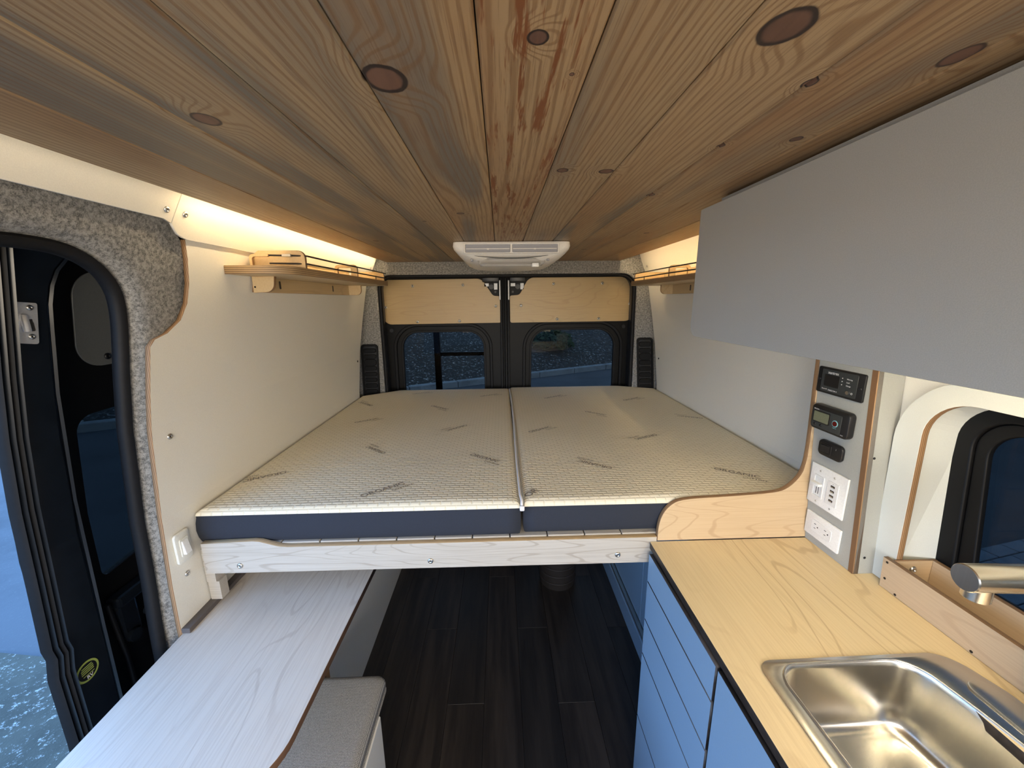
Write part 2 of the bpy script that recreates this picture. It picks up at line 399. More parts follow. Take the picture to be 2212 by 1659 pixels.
steel('sink_steel', 'y', .24, (.68, .67, .64)); steel('faucet_steel', 'x', .24, (.70, .66, .58)); steel('disc_steel', 'z', .3, (.35, .37, .40)); plain('plate_metal', (.20, .21, .21), .45, .3)
plain('latch_metal', (.28, .28, .28), .4, .6)
def glass(name, tint):
    m = bpy.data.materials.new(name); m.use_nodes = True; nt = m.node_tree; nt.nodes.clear()
    o = N(nt, 'ShaderNodeOutputMaterial'); t = N(nt, 'ShaderNodeBsdfTransparent'); g = N(nt, 'ShaderNodeBsdfGlossy'); mx = N(nt, 'ShaderNodeMixShader')
    f = N(nt, 'ShaderNodeFresnel'); f.inputs[0].default_value = 1.45; t.inputs[0].default_value = (*tint, 1); g.inputs['Roughness'].default_value = .02
    L(nt, math_(nt, 'MULTIPLY', f.outputs[0], .25), mx.inputs[0]); L(nt, t.outputs[0], mx.inputs[1]); L(nt, g.outputs[0], mx.inputs[2]); L(nt, mx.outputs[0], o.inputs[0]); M[name] = m
glass('tinted_glass', (.34, .31, .28)); glass('side_glass', (.22, .22, .21))
def ground(name, a, c, s1, s2, bmp=.4, rough=.9):
    m, nt, b = newmat(name); p = pos(nt); b.inputs['Roughness'].default_value = rough
    n1 = noise(nt, p, s1, 5, .65); n2 = noise(nt, p, s2, 4, .75)
    x = mixc(nt, smooth(nt, n1, .35, .7), a, tuple(q * .7 for q in a)); x = mixc(nt, smooth(nt, n2, .55, .72), x, c); L(nt, x, b.inputs['Base Color'])
    bump(nt, b, n2, bmp, .01); M[name] = m
ground('asphalt', (.088, .090, .098), (.115, .115, .12), 1.2, 60, .25)
ground('verge_soil', (.075, .070, .052), (.50, .49, .45), 5, 38, .9)
ground('mulch', (.035, .030, .026), (.80, .74, .68), 3, 15, 1.0)
ground('concrete', (.30, .31, .31), (.36, .36, .36), 3, 80, .3)
ground('paver', (.25, .27, .30), (.32, .34, .36), 6, 90, .3)
ground('leaf', (.05, .075, .03), (.10, .13, .05), 30, 100, .3)

# ------------------------------------------------------------------ profiles of the van body
ZP = [0, .75, 1.05, 1.3, 1.5, 1.7, 1.78, 1.9]; XP = [-.875, -.875, -.875, -.853, -.822, -.785, -.768, -.74]
def LW(z): return float(np.interp(z, ZP, XP))
def RW(z): return -LW(z) + .135
ZC = 1.83
SILL = -.05
def bend(me, fun, cuts):
    """bend a flat yz plate so that x follows the body profile"""
    bm = bmesh.new(); bm.from_mesh(me)
    for z in cuts:
        g = bm.verts[:] + bm.edges[:] + bm.faces[:]
        bmesh.ops.bisect_plane(bm, geom=g, plane_co=(0, 0, z), plane_no=(0, 0, 1), dist=1e-6)
    for v in bm.verts: v.co.x += fun(v.co.z)
    bm.to_mesh(me); bm.free()
CUTS = [.75, 1.05, 1.18, 1.3, 1.4, 1.5, 1.6, 1.7, 1.78]
def body_plate(name, loops, off, th, mat, side=None, parent=None, right=False, bevel=0.0):
    """plate on the van side; loops in (y, z); off is the distance of its inner face from the wall line (towards outside)"""
    if isinstance(loops[0][0], (int, float)): loops = [loops]
    if right: me = plate_mesh(name, 'yz', loops, off, off + th, bevel); bend(me, RW, CUTS)
    else: me = plate_mesh(name, 'yz', loops, -off - th, -off, bevel); bend(me, LW, CUTS)
    return link(name, me, [mat, side or mat], parent)
def setting(o): o['kind'] = 'structure'; return o

# ------------------------------------------------------------------ SETTING: outdoors
GZ = -.5
def poly_ground(name, pts, z, mat, label=None, cat=None):
    bm = bmesh.new(); vs = [bm.verts.new((x, y, z)) for x, y in pts]; f = bm.faces.new(vs); bm.normal_update()
    if f.normal.z < 0: bmesh.ops.reverse_faces(bm, faces=[f])
    r = bmesh.ops.extrude_face_region(bm, geom=[f]);
    for v in r['geom']:
        if isinstance(v, bmesh.types.BMVert): v.co.z -= .05
    o = from_bm(name, bm, mat)
    bm2 = bmesh.new(); bm2.from_mesh(o.data); bmesh.ops.recalc_face_normals(bm2, faces=bm2.faces); bm2.to_mesh(o.data); bm2.free()
    return setting(o)
poly_ground('street', [(-60, -60), (60, -60), (60, 60), (-60, 60)], GZ - .01, M['asphalt'])
poly_ground('verge', [(-1.2, -6), (-1.2, 2.3), (-2.72, 2.0), (-3.1, 2.05), (-4.2, 2.12), (-6.0, 2.0), (-6, -6)], GZ + .012, M['verge_soil'])
# far kerb runs along the direction (2, 1); mulch bank rises behind it
def bank():
    A = Vector((-30, -5.2)); B = Vector((30, 25.0)); d = (B - A).normalized(); nrm = Vector((-d.y, d.x))
    bm = bmesh.new(); nu, nv = 150, 26; grid = []
    rnd = random.Random(2)
    for i in range(nu + 1):
        row = []
        for j in range(nv + 1):
            q = A + (B - A) * (i / nu) + nrm * (.18 + j * .55)
            row.append(bm.verts.new((q.x, q.y, GZ + .13 + j * .55 * .30 + rnd.uniform(-.03, .03))))
        grid.append(row)
    for i in range(nu):
        for j in range(nv): bm.faces.new((grid[i][j], grid[i + 1][j], grid[i + 1][j + 1], grid[i][j + 1]))
    o = from_bm('mulch_bank', bm, M['mulch'], smooth=True)
    setting(o)
    kp = empty('kerb', (0, 11, GZ)); setting(kp)
    n = 56; L_ = (B - A).length / n
    for i in range(n):
        a = A + d * (i * L_ + .01); b2 = A + d * ((i + 1) * L_ - .01)
        bm = bmesh.new()
        pts = [a, b2, b2 + nrm * .18, a + nrm * .18]
        lo = [bm.verts.new((p.x, p.y, GZ - .02)) for p in pts]; hi = [bm.verts.new((p.x, p.y, GZ + .14)) for p in pts]
        bm.faces.new(hi); bm.faces.new(list(reversed(lo)))
        for k in range(4): bm.faces.new((lo[k], lo[(k + 1) % 4], hi[(k + 1) % 4], hi[k]))
        bmesh.ops.bevel(bm, geom=[e for e in bm.edges if e.verts[0].co.z > GZ and e.verts[1].co.z > GZ], offset=.015, segments=1, affect='EDGES')
        from_bm('kerb_stone', bm, M['concrete'], kp)
    return A, d, nrm
KA, KD, KN = bank()
def shrub(px, py, pz, R, n, name, label, seed):
    rnd = random.Random(seed); bm = bmesh.new()
    for i in range(n):
        th = rnd.uniform(0, 2 * math.pi); ph = rnd.uniform(0.0, 1.45); rr = R * rnd.uniform(.5, 1)
        c = Vector((rr * math.cos(th) * math.cos(ph), rr * math.sin(th) * math.cos(ph), rr * math.sin(ph) * .8))
        a = Vector((rnd.gauss(0, 1), rnd.gauss(0, 1), rnd.gauss(0, 1))).normalized(); b_ = a.orthogonal().normalized(); l = R * .13
        bm.faces.new([bm.verts.new(c + a * l), bm.verts.new(c + b_ * l * .4), bm.verts.new(c - a * l), bm.verts.new(c - b_ * l * .4)])
    e = empty(name, (px, py, pz)); tag(e, label, 'shrub')
    o = from_bm('foliage', bm, M['leaf'], None); o.parent = e; o['kind'] = 'stuff'
    bm = bmesh.new()
    for i in range(7):
        th = rnd.uniform(0, 6.28); r_ = bmesh.ops.create_cone(bm, segments=5, radius1=.02, radius2=.008, depth=R)
        bmesh.ops.transform(bm, matrix=Matrix.Rotation(th, 4, 'Z') @ Matrix.Rotation(.5, 4, 'X') @ Matrix.Translation((0, 0, R * .42)), verts=r_['verts'])
    s = from_bm('stem', bm, M['dark_trim'], None); s.parent = e
    return e
# brick pavement seen through the kitchen window
def pavement():
    e = empty('brick_pavement', (4.6, 1.6, GZ)); setting(e)
    bed = poly_ground('mortar_bed', [(3.0, 2.50), (9, 3.75), (9, -3), (3.0, -3)], GZ + .004, M['asphalt']); bed.parent = e; bed.location = -Vector(e.location)
    if 'kind' in bed: del bed['kind']
    d = Vector((.9792, .2027)); nn = Vector((.2027, -.9792)); o = Vector((3.25, 2.50))
    me = bpy.data.meshes.new('paver'); bm = bmesh.new(); box_bm(bm, 0, .235, 0, .112, 0, .045, .004, 1); bm.to_mesh(me); bm.free(); me.materials.append(M['paver'])
    cnt = 0
    for r in range(22):
        for c in range(13):
            if cnt >= 290: break
            q = o + d * (c * .245 + (r % 2) * .122) + nn * (r * .121 + .05)
            ob = bpy.data.objects.new('paver', me); COL.objects.link(ob); ob.parent = e
            ob.matrix_basis = Matrix.Translation(Vector((q.x, q.y, GZ)) - Vector(e.location)) @ Matrix.Rotation(math.atan2(d.y, d.x), 4, 'Z') @ Matrix.Rotation(random.uniform(-.01, .01), 4, 'X'); cnt += 1
pavement()

# ------------------------------------------------------------------ SETTING: floor, ceiling, walls
fl = empty('floor', (0, 1.2, 0)); setting(fl)
box('subfloor', -.99, 1.08, -1.3, 2.72, -.09, -.009, M['dark_trim'], fl)
seams_x = [-.99 + .150 * i for i in range(15)]
for i in range(14):
    x0, x1 = seams_x[i], min(seams_x[i + 1], 1.08); y = -1.3 - (i * .37) % 1.1
    while y < 2.70:
        a, b_ = max(y, -1.3), min(y + 1.1, 2.70)
        if b_ - a > .05: box('floor_plank', x0 + .0006, x1 - .0006, a + .0006, b_ - .0006, -.009, 0, M['dark_floor'], fl, bev=.0004)
        y += 1.1
ce = empty('ceiling', (0, .6, ZC)); setting(ce)
CS = [-.685, -.54, -.405, -.27, -.14, -.017, .096, .216, .345, .47, .61, .75]
#          stain, grey, red streak
CC = [(.2, .1, 0), (.9, .5, 0), (1., .6, 0), (.8, .4, 0), (.9, 0, 0), (0, 0, 1.), (.5, .45, 0), (1., .15, 0), (.6, .1, .25), (.15, .1, .1), (.1, 0, 0)]
for i in range(11):
    pl = box('ceiling_plank', CS[i] + .0007, CS[i + 1] - .0007, -1.3, 2.47, ZC, ZC + .012, M['pine'], ce, bev=.0022)
    pl.color = (*CC[i], 1)
box('ceiling_batten', -.66, .72, -1.3, 2.47, ZC + .012, ZC + .03, M['black'], ce)
# outer body shell so that daylight only comes through the openings
sh = empty('wall_outer', (0, 1, 0)); setting(sh)
box('body_roof', -1.0, 1.12, -1.35, 2.75, 1.97, 1.99, M['van_paint'], sh)
body_plate('body_side', [(.99, -.4), (2.72, -.4), (2.72, 1.98), (-1.35, 1.98), (-1.35, 1.74), (.93, 1.74), (.99, 1.68)], .11, .015, M['van_paint'], parent=sh)
body_plate('body_side', [(-1.35, -.4), (-.70, -.4), (-.70, 1.74), (-1.35, 1.74)], .05, .02, M['van_paint'], parent=sh)
body_plate('body_side', [[(-1.35, -.4), (2.72, -.4), (2.72, 1.98), (-1.35, 1.98)], [(-.25, .93), (.80, .93), (.80, 1.42), (-.25, 1.42)]], .10, .015, M['van_paint'], parent=sh, right=True)
box('front_bulkhead', -1.0, 1.1, -1.35, -1.33, -.4, .85, M['roof_liner'], sh)
plate('rear_body', 'xz', [[(-1.0, -.4), (1.12, -.4), (1.12, 1.98), (-1.0, 1.98)], [(-.80, .02), (.915, .02), (.915, 1.78), (-.80, 1.78)]], 2.69, 2.72, M['van_paint'], parent=sh)

# left wall: white panel with plywood edge
PE = [(1.026, 1.753), (1.036, 1.708), (1.041, 1.649), (1.035, 1.600), (1.014, 1.558), (.973, 1.528), (.938, 1.516), (.925, 1.500), (.919, 1.39), (.916, 1.269), (.914, 1.041), (.903, .871), (.899, .74), (.897, .4), (.897, .0)]
REAR = [(2.329, 0), (2.329, 1.028), (2.345, 1.35), (2.364, 1.68), (2.37, 1.76)]
wl = empty('wall_left', (-.87, 1.5, 0)); setting(wl)
body_plate('wall_panel', PE + REAR, 0, .012, M['white_wall'], M['ply_x'], wl)
for (y, z) in [(.964, 1.265), (.951, .872)]: screw((LW(z) + .0003, y, z), (1, 0, 0), .0078, wl)
for (y, z) in [(2.30, 1.25)]: screw((LW(z) + .0003, y, z), (1, 0, 0), .006, wl, mat=M['black'])
box('wall_ledge', -.877, -.853, .899, 1.35, .7256, .740, M['ledge_brown'], wl, bev=.001)
# right wall beside the bed
wr = empty('wall_right', (1.01, 1.5, 0)); setting(wr)
body_plate('wall_panel', [(.99, 0), (2.40, 0), (2.41, 1.03), (2.43, 1.35), (2.44, 1.70), (2.44, 1.78), (.99, 1.78)], 0, .012, M['white_wall'], M['ply_x'], wr, right=True)
screw((RW(1.23) - .0003, 2.37, 1.23), (-1, 0, 0), .006, wr, mat=M['black'])
box('wall_backing', .956, .966, -1.3, .99, .88, 1.95, M['white_wall'], wr)
wr.children[-1].data.materials[0] = M['white_wall']

# felt liner round the sliding door opening
SEAL = [(-.66, 1.712), (-.2, 1.714), (.3, 1.716), (.681, 1.716), (.738, 1.718), (.793, 1.714), (.839, 1.698), (.880, 1.668), (.906, 1.626), (.915, 1.571), (.916, 1.495), (.9135, 1.447), (.913, 1.331), (.912, 1.14), (.908, .937), (.890, .712), (.885, .4), (.885, .0)]
def nrm2(pts):
    out = []
    for i in range(len(pts)):
        a = Vector(pts[max(i - 1, 0)]); b_ = Vector(pts[min(i + 1, len(pts) - 1)]); t = (b_ - a).normalized(); out.append(Vector((-t.y, t.x)))
    return out
def smooth_path(pts, it=2):
    for _ in range(it):
        q = [pts[0]]
        for a, b_ in zip(pts, pts[1:]):
            q.append((a[0] * .75 + b_[0] * .25, a[1] * .75 + b_[1] * .25)); q.append((a[0] * .25 + b_[0] * .75, a[1] * .25 + b_[1] * .75))
        q.append(pts[-1]); pts = q
    return pts
def body_ribbon(name, path, sects, mat, parent=None, closed=False):
    """sects: (outward offset in the yz plane, offset from wall line to the outside)"""
    nn = nrm2(path); bm = bmesh.new(); rows = []
    for p, n in zip(path, nn):
        row = []
        for (d, off) in sects:
            y = p[0] + n.x * d; z = p[1] + n.y * d
            row.append(bm.verts.new((LW(p[1]) - off if abs(n.y) < .3 else LW(z) - off, y, z)))
        rows.append(row)
    for a, b_ in zip(rows, rows[1:]):
        for k in range(len(sects) - 1): bm.faces.new((a[k], a[k + 1], b_[k + 1], b_[k]))
        if closed: bm.faces.new((a[-1], a[0], b_[0], b_[-1]))
    bmesh.ops.recalc_face_normals(bm, faces=bm.faces)
    return autosmooth(from_bm(name, bm, mat, parent), 50)
SP = smooth_path(SEAL)
fe = empty('trim_1', (-.88, .8, 1.6)); setting(fe)
body_ribbon('felt_liner', SP, [(-.002, .070), (0, .050), (.006, .034), (.016, .022), (.032, .016), (.06, .014), (.17, .014)], M['felt'], fe)
# black rubber door seal: a fat tube with a flat blade outside it
body_ribbon('door_seal', SP, [(.004, .046), (-.004, .036), (-.013, .037), (-.020, .045), (-.021, .056), (-.014, .066), (-.004, .068), (.006, .062)], M['rubber'], fe, closed=True)
body_ribbon('seal_lip', SP, [(.006, .066), (-.001, .068), (-.002, .078), (.03, .080)], M['van_paint'], fe)

# sloped white strip (valance) between ceiling and wall, left
t2 = empty('trim_2', (-.77, 1, 1.8)); setting(t2)
def valance(name, outline, parent, right=False, mat=None):
    """outline in (y, s): s = height; x leans inwards with height"""
    me = plate_mesh(name, 'yz', [outline], 0, .006)
    for v in me.vertices:
        z = v.co.z; x = -.765 + (z - 1.755) * .38
        v.co.x = (x - v.co.x) if not right else (-x + .135 + .006 + v.co.x)
    return link(name, me, mat or M['white_wall'], parent)
valance('strip_panel', [(-1.3, 1.789), (.947, 1.787), (.968, 1.781), (.985, 1.86), (1.0, 1.93), (-1.3, 1.93)], t2)
valance('strip_panel', [(.9705, 1.780), (.980, 1.771), (.991, 1.761), (1.008, 1.755), (1.028, 1.752), (1.193, 1.752), (1.30, 1.750), (2.40, 1.750), (2.42, 1.93), (1.002, 1.93), (.987, 1.86)], t2)
def val_pt(y, z, d=.0005): return (-.765 + (z - 1.755) * .38 + d, y, z)
for (y, z) in [(.950, 1.806), (1.002, 1.806), (2.36, 1.79)]: screw(val_pt(y, z), (1, 0, -.3), .0072, t2)
t3 = empty('trim_3', (.9, 1.7, 1.8)); setting(t3)
valance('strip_panel', [(.99, 1.750), (2.45, 1.750), (2.47, 1.93), (.99, 1.93)], t3, right=True)
screw((.765 + .135 - .0005 - (1.79 - 1.755) * .38, 2.38, 1.79), (-1, 0, -.3), .0072, t3)

# LED strips lying on the edge of the ceiling board
def led(name, x0, x1, y0, y1, z0, z1, mat, label):
    e = empty(name, ((x0 + x1) / 2, (y0 + y1) / 2, z1)); tag(e, label, 'light strip')
    box('led_tape', x0, x1, y0, y1, z0, z1, mat, e)
    if z1 > 1.6: box('led_channel', x0 - .002, x1 + .002, y0, y1, z1, z1 + .002, M['white_plastic'], e)
    else: box('led_channel', x0 - .002, x1 + .002, y0, y1, z1, z1 + .003, M['white_plastic'], e)
    return e
led('led_strip', -.6880, -.6780, .985, 2.40, ZC + .0135, ZC + .0160, M['led'], 'warm LED strip glowing behind the left ceiling edge above the left shelf')
led('led_strip', -.6880, -.6780, -1.25, .965, ZC + .0135, ZC + .0160, M['led_dim'], 'dimmer LED strip behind the left ceiling edge above the sliding door opening')
led('led_strip', .7440, .7540, 1.03, 2.40, ZC + .0135, ZC + .0160, M['led'], 'warm LED strip glowing behind the right ceiling edge above the right shelf')

# ------------------------------------------------------------------ rear felt surround
rear = empty('wall_rear', (0, 2.45, 1)); setting(rear)
hole = rounded([(-.757, -.0, 0), (.868, -.0, 0), (.866, 1.0, 0), (.857, 1.755, .095), (-.754, 1.755, .085), (-.757, 1.0, 0)], 8)
outer = [(-.93, -.05), (1.06, -.05), (1.06, 1.90), (-.93, 1.90)]
def in_poly(o): return o
plate('felt_panel', 'xz', [outer, rounded([(-.757, -.04, 0), (.866, -.04, 0), (.866, 1.0, 0), (.857, 1.755, .095), (-.754, 1.755, .085), (-.757, 1.0, 0)], 8)], 2.455, 2.475, M['felt'], parent=rear, bevel=.006)
def poly3(pts, Y): return [(x, Y, z) for x, z in pts]
jam = hole
bm = bmesh.new(); ra = [bm.verts.new((x, 2.47, z)) for x, z in jam]; rb = [bm.verts.new((x, 2.60, z)) for x, z in jam]
for k in range(len(jam)): bm.faces.new((ra[k], ra[(k + 1) % len(jam)], rb[(k + 1) % len(jam)], rb[k]))
from_bm('door_jamb', bm, M['van_paint'], rear)
tube('door_seal', poly3([(x + (.006 if x < 0 else -.006), z - (.006 if z > 1.7 else 0)) for x, z in jam], 2.485), .014, M['rubber'], rear, cyclic=True)

# ventilation grilles on the rear pillars
def vent(name, x0, x1, z0, z1, skew, label, Y=2.452):
    e = empty(name, ((x0 + x1) / 2, Y, z0)); tag(e, label, 'vent', 'black ribbed vents on the rear pillars')
    def sk(o, z0=z0):
        for v in o.data.vertices: v.co.x += skew * (v.co.z - z1) / (z0 - z1)
        return o
    sk(plate('grille_frame', 'xz', [rrect(x0, x1, z0, z1, .022), rrect(x0 + .010, x1 - .010, z0 + .012, z1 - .012, .016)], Y - .014, Y + .002, M['frame_black'], parent=e, bevel=.003))
    sk(plate('grille_back', 'xz', rrect(x0 + .006, x1 - .006, z0 + .006, z1 - .006, .016), Y - .002, Y + .002, M['black'], parent=e))
    n = 8
    for k in range(n):
        zc = z0 + .022 + (z1 - z0 - .044) * (k + .5) / n; h = (z1 - z0) / n * .33
        if abs(k - 5) < .5: h *= 1.5
        o = plate('slat', 'xz', rrect(x0 + .014, x1 - .014, zc - h, zc + h, h * .9, 5), Y - .011, Y - .001, M['frame_black'], parent=e, bevel=.003)
        sk(o)
    return e
vent('vent_grille', -.881, -.775, .99, 1.335, -.012, 'black ribbed vent on the left rear pillar between white wall and door')
vent('vent_grille', .873, .979, .99, 1.355, .028, 'black ribbed vent on the right rear pillar between door and white wall')

# ------------------------------------------------------------------ rear doors
def rear_door(idx, x0, x1, hinge_left, panel_pts, glass_pts, screws, knob, name):
    d = empty(name, ((x0 + x1) / 2, 2.62, 0)); setting(d)
    gl = rounded(glass_pts, 9)
    cx = sum(p[0] for p in glass_pts) / len(glass_pts); cz = 1.05
    def grow(pts, g):
        return [(x + (g if x > cx else -g), z + (g if z > cz else -g), r + g) for x, z, r in pts]
    slab = rounded([(x0, .02, .02), (x1, .02, .02), (x1, 1.775, .09 if not hinge_left else .01), (x0, 1.775, .09 if hinge_left else .01)], 8)
    plate('door_panel', 'xz', [slab, rounded(grow(glass_pts, .045), 9)], 2.603, 2.64, M['door_paint'], parent=d, bevel=.004)
    plate('window_seal', 'xz', [rounded(grow(glass_pts, .060), 9), rounded(grow(glass_pts, .040), 9)], 2.590, 2.612, M['rubber'], parent=d, bevel=.004)
    plate('window_frame', 'xz', [rounded(grow(glass_pts, .041), 9), rounded(grow(glass_pts, .012), 9)], 2.602, 2.63, M['door_paint'], parent=d, bevel=.003)
    plate('window_rubber', 'xz', [rounded(grow(glass_pts, .014), 9), gl], 2.604, 2.634, M['rubber'], parent=d, bevel=.002)
    plate('window_pane', 'xz', rounded(grow(glass_pts, .004), 9), 2.640, 2.644, M['tinted_glass'], parent=d)
    pan = plate('wood_panel', 'xz', rounded(panel_pts, 8), 2.588, 2.602, M['panel_maple'], M['ply_y'], d, bevel=.001)
    for (x, z) in screws: screw((x, 2.588, z), (0, -1, 0), .0098, pan)
    disc('door_plug', (knob[0], 2.602, knob[1]), (0, -1, 0), .022, .004, M['door_paint'], d)
    disc('plug_hole', (knob[0], 2.598, knob[1]), (0, -1, 0), .012, .001, M['black'], d)
    return d
PLp = [(-.770, 1.448, .055), (.004, 1.452, .012), (.003, 1.624, .012), (-.045, 1.628, .03), (-.118, 1.737, .06), (-.766, 1.733, .05)]
d1 = rear_door(2, -.79, .012, True, PLp, [(-.667, .50, .02), (-.113, .50, .02), (-.116, 1.392, .105), (-.655, 1.392, .105)],
          [(-.565, 1.694), (-.24, 1.697), (-.748, 1.56), (-.028, 1.561), (-.546, 1.464), (-.27, 1.467)], (-.725, 1.408), 'door_2')
PRp = [(.066, 1.451, .012), (.889, 1.454, .055), (.886, 1.744, .06), (.190, 1.741, .06), (.128, 1.632, .03), (.065, 1.628, .012)]
d2 = rear_door(3, .056, .905, False, PRp, [(.199, .50, .02), (.777, .50, .02), (.772, 1.398, .115), (.212, 1.398, .115)],
          [(.352, 1.701), (.674, 1.701), (.138, 1.563), (.863, 1.567), (.38, 1.472), (.658, 1.472)], (.833, 1.417), 'door_3')
# meeting edge seals
for (xa, xb, y, m, par) in [(.000, .016, 2.575, 'rubber', d1), (.016, .028, 2.59, 'rubber', d1), (.030, .044, 2.57, 'rubber', d2), (.046, .062, 2.585, 'rubber', d2)]:
    box('meeting_seal', xa, xb, y, 2.63, .03, 1.74, M[m], par, bev=.004, seg=2)
box('meeting_seal', -.002, .066, 2.625, 2.645, .03, 1.76, M['black'], d2)
for x, par in ((-.001, d1), (.056, d2)):
    box('edge_striker', x - .004, x + .006, 2.560, 2.575, 1.60, 1.725, M['latch_metal'], par, bev=.002)
# latches at the top of the meeting edges
for (x0, x1, par, s) in ((-.115, .0, d1, 1), (.060, .170, d2, -1)):
    xm = (x0 + x1) / 2
    box('latch_cover', x0 + .004, x1 - .004, 2.53, 2.59, 1.712, 1.772, M['black_plastic'], par, bev=.006, seg=2)
    box('latch_plate', xm - .045, xm - .012, 2.588, 2.600, 1.685, 1.708, M['latch_metal'], par, bev=.002)
    box('latch_plate', xm + .018 - (.0 if s > 0 else 0), xm + .044, 2.588, 2.600, 1.665, 1.708, M['latch_metal'], par, bev=.002)
    disc('latch_bolt', (xm + .002, 2.60, 1.684), (0, -1, 0), .016, .02, M['black'], par)
    disc('latch_hole', (xm + (.028 if s > 0 else -.03), 2.602, 1.652), (0, -1, 0), .007, .002, M['black'], par)
    screw((x0 + .02, 2.53, 1.765), (0, -1, 0), .005, par); screw((x1 - .02, 2.53, 1.765), (0, -1, 0), .005, par)
# ladder hanging outside the left rear door
la = empty('rear_ladder', (-.3, 2.76, .4)); tag(la, 'dark ladder mounted outside the left rear door window', 'ladder')
box('ladder_rail', -.476, -.430, 2.74, 2.77, .4, 1.46, M['black'], la, bev=.006, seg=2)
box('ladder_rail', -.118, -.075, 2.74, 2.77, .4, 1.46, M['black'], la, bev=.006, seg=2)
for z in (.66, .935, 1.225): box('ladder_rung', -.43, -.118, 2.745, 2.768, z - .014, z + .014, M['black'], la, bev=.004, seg=2)

# ------------------------------------------------------------------ sliding door standing open outside (left)
sd = empty('door_1', (-1.05, .8, 0)); setting(sd)
O1 = .165
cpath = [(.862, .10), (.862, .56), (.868, .79), (.874, 1.14), (.871, 1.404), (.872, 1.55)]
arch = [(.872, 1.60), (.878, 1.64), (.890, 1.672), (.910, 1.698), (.940, 1.715), (.99, 1.722), (1.6, 1.722), (1.6, .10)]
dl = [(.735, -.25), (.745, .40), (.751, .572), (.752, .754), (.760, .802), (.756, .83), (.766, .992), (.768, 1.168), (.771, 1.327), (.773, 1.456), (.776, 1.79)]
body_plate('door_flange', [[(.79, -.2), (1.7, -.2), (1.7, 1.80), (.80, 1.80), (.807, 1.60), (.807, 1.438), (.803, 1.117), (.790, .90), (.790, .787), (.786, .576)], cpath + arch], O1, .02, M['van_paint'], parent=sd, bevel=.004)
body_ribbon('flange_lip', cpath + arch[:-1], [(.0, O1), (-.004, O1 - .004), (-.006, O1 + .01), (-.004, O1 + .07)], M['van_paint'], sd)
wn = rounded([(.962, .855, .02), (1.7, .93, .02), (1.7, 1.335, .02), (.975, 1.315, .045)], 6)
body_plate('door_inner', [[(.835, -.2), (1.9, -.2), (1.9, 1.80), (.835, 1.80)], wn], O1 + .075, .02, M['black'], parent=sd)
body_plate('door_pane', wn, O1 + .085, .004, M['side_glass'], parent=sd)
# weather strips along the leading edge, each rib its own piece
for k, dd in enumerate((0.0, .011, .021, .031)):
    body_ribbon('edge_rib', [(y + dd * .9, z) for y, z in dl], [(-.0045, O1 - .004 - .002 * k), (0, O1 - .010 - .002 * k), (.0045, O1 - .004 - .002 * k), (.0045, O1 + .012), (-.0045, O1 + .012)], M['rubber'] if k % 2 == 0 else M['van_paint'], sd, closed=True)
body_plate('edge_skin', dl + [(.82, 1.79), (.81, 1.1), (.80, -.25)], O1 + .006, .010, M['rubber'], parent=sd)
def slide_pt(y, z, off): return (LW(z) - off, y, z)
# bare metal access plate with its bolts
pp = body_plate('access_plate', rounded([(1.20, 1.678, .01), (.974, 1.680, .062), (.978, 1.440, .062), (1.20, 1.445, .01)], 14), O1 + .058, .004, M['plate_metal'], parent=sd)
for (y, z) in [(1.046, 1.658), (1.050, 1.464)]: screw(slide_pt(y, z, O1 + .057), (1, 0, 0), .0085, sd, mat=M['black'], name='bolt')
# striker plate
stp = body_plate('striker_plate', rounded([(.808, 1.524, .004), (.845, 1.518, .004), (.847, 1.603, .004), (.811, 1.606, .004)], 3), O1 - .005, .005, M['striker_metal'], parent=sd)
box('striker_catch', LW(1.56) - O1 + .004, LW(1.56) - O1 + .012, .816, .828, 1.545, 1.582, M['striker_metal'], sd, bev=.003, seg=2)
box('striker_catch', LW(1.56) - O1 + .004, LW(1.56) - O1 + .007, .829, .838, 1.546, 1.580, M['dark_trim'], sd, bev=.002)
for z in (1.594, 1.535): screw(slide_pt(.832, z, O1 - .006), (1, 0, 0), .0058, sd, name='bolt')
# round sticker
sx = LW(.71) - O1 + .001
disc('round_sticker', (sx, .812, .710), (1, 0, 0), .0265, .0006, M['print_green'], sd, seg=36)
disc('sticker_face', (sx + .0006, .812, .710), (1, 0, 0), .0215, .0004, M['black_plastic'], sd, seg=36)
for k in range(4): box('sticker_line', sx + .001, sx + .0012, .812 - .014 + .002 * (k == 0), .812 + .014 - .002 * (k == 0), .722 - k * .005, .7245 - k * .005, M['print_green'], sd)
box('sticker_bar', sx + .001, sx + .0012, .800, .826, .700, .702, M['print_green'], sd)
text('sticker_text', 'RV', .012, (sx + .0014, .814, .694), (0, 1, 0), (0, 0, 1), M['print_white'], sd)
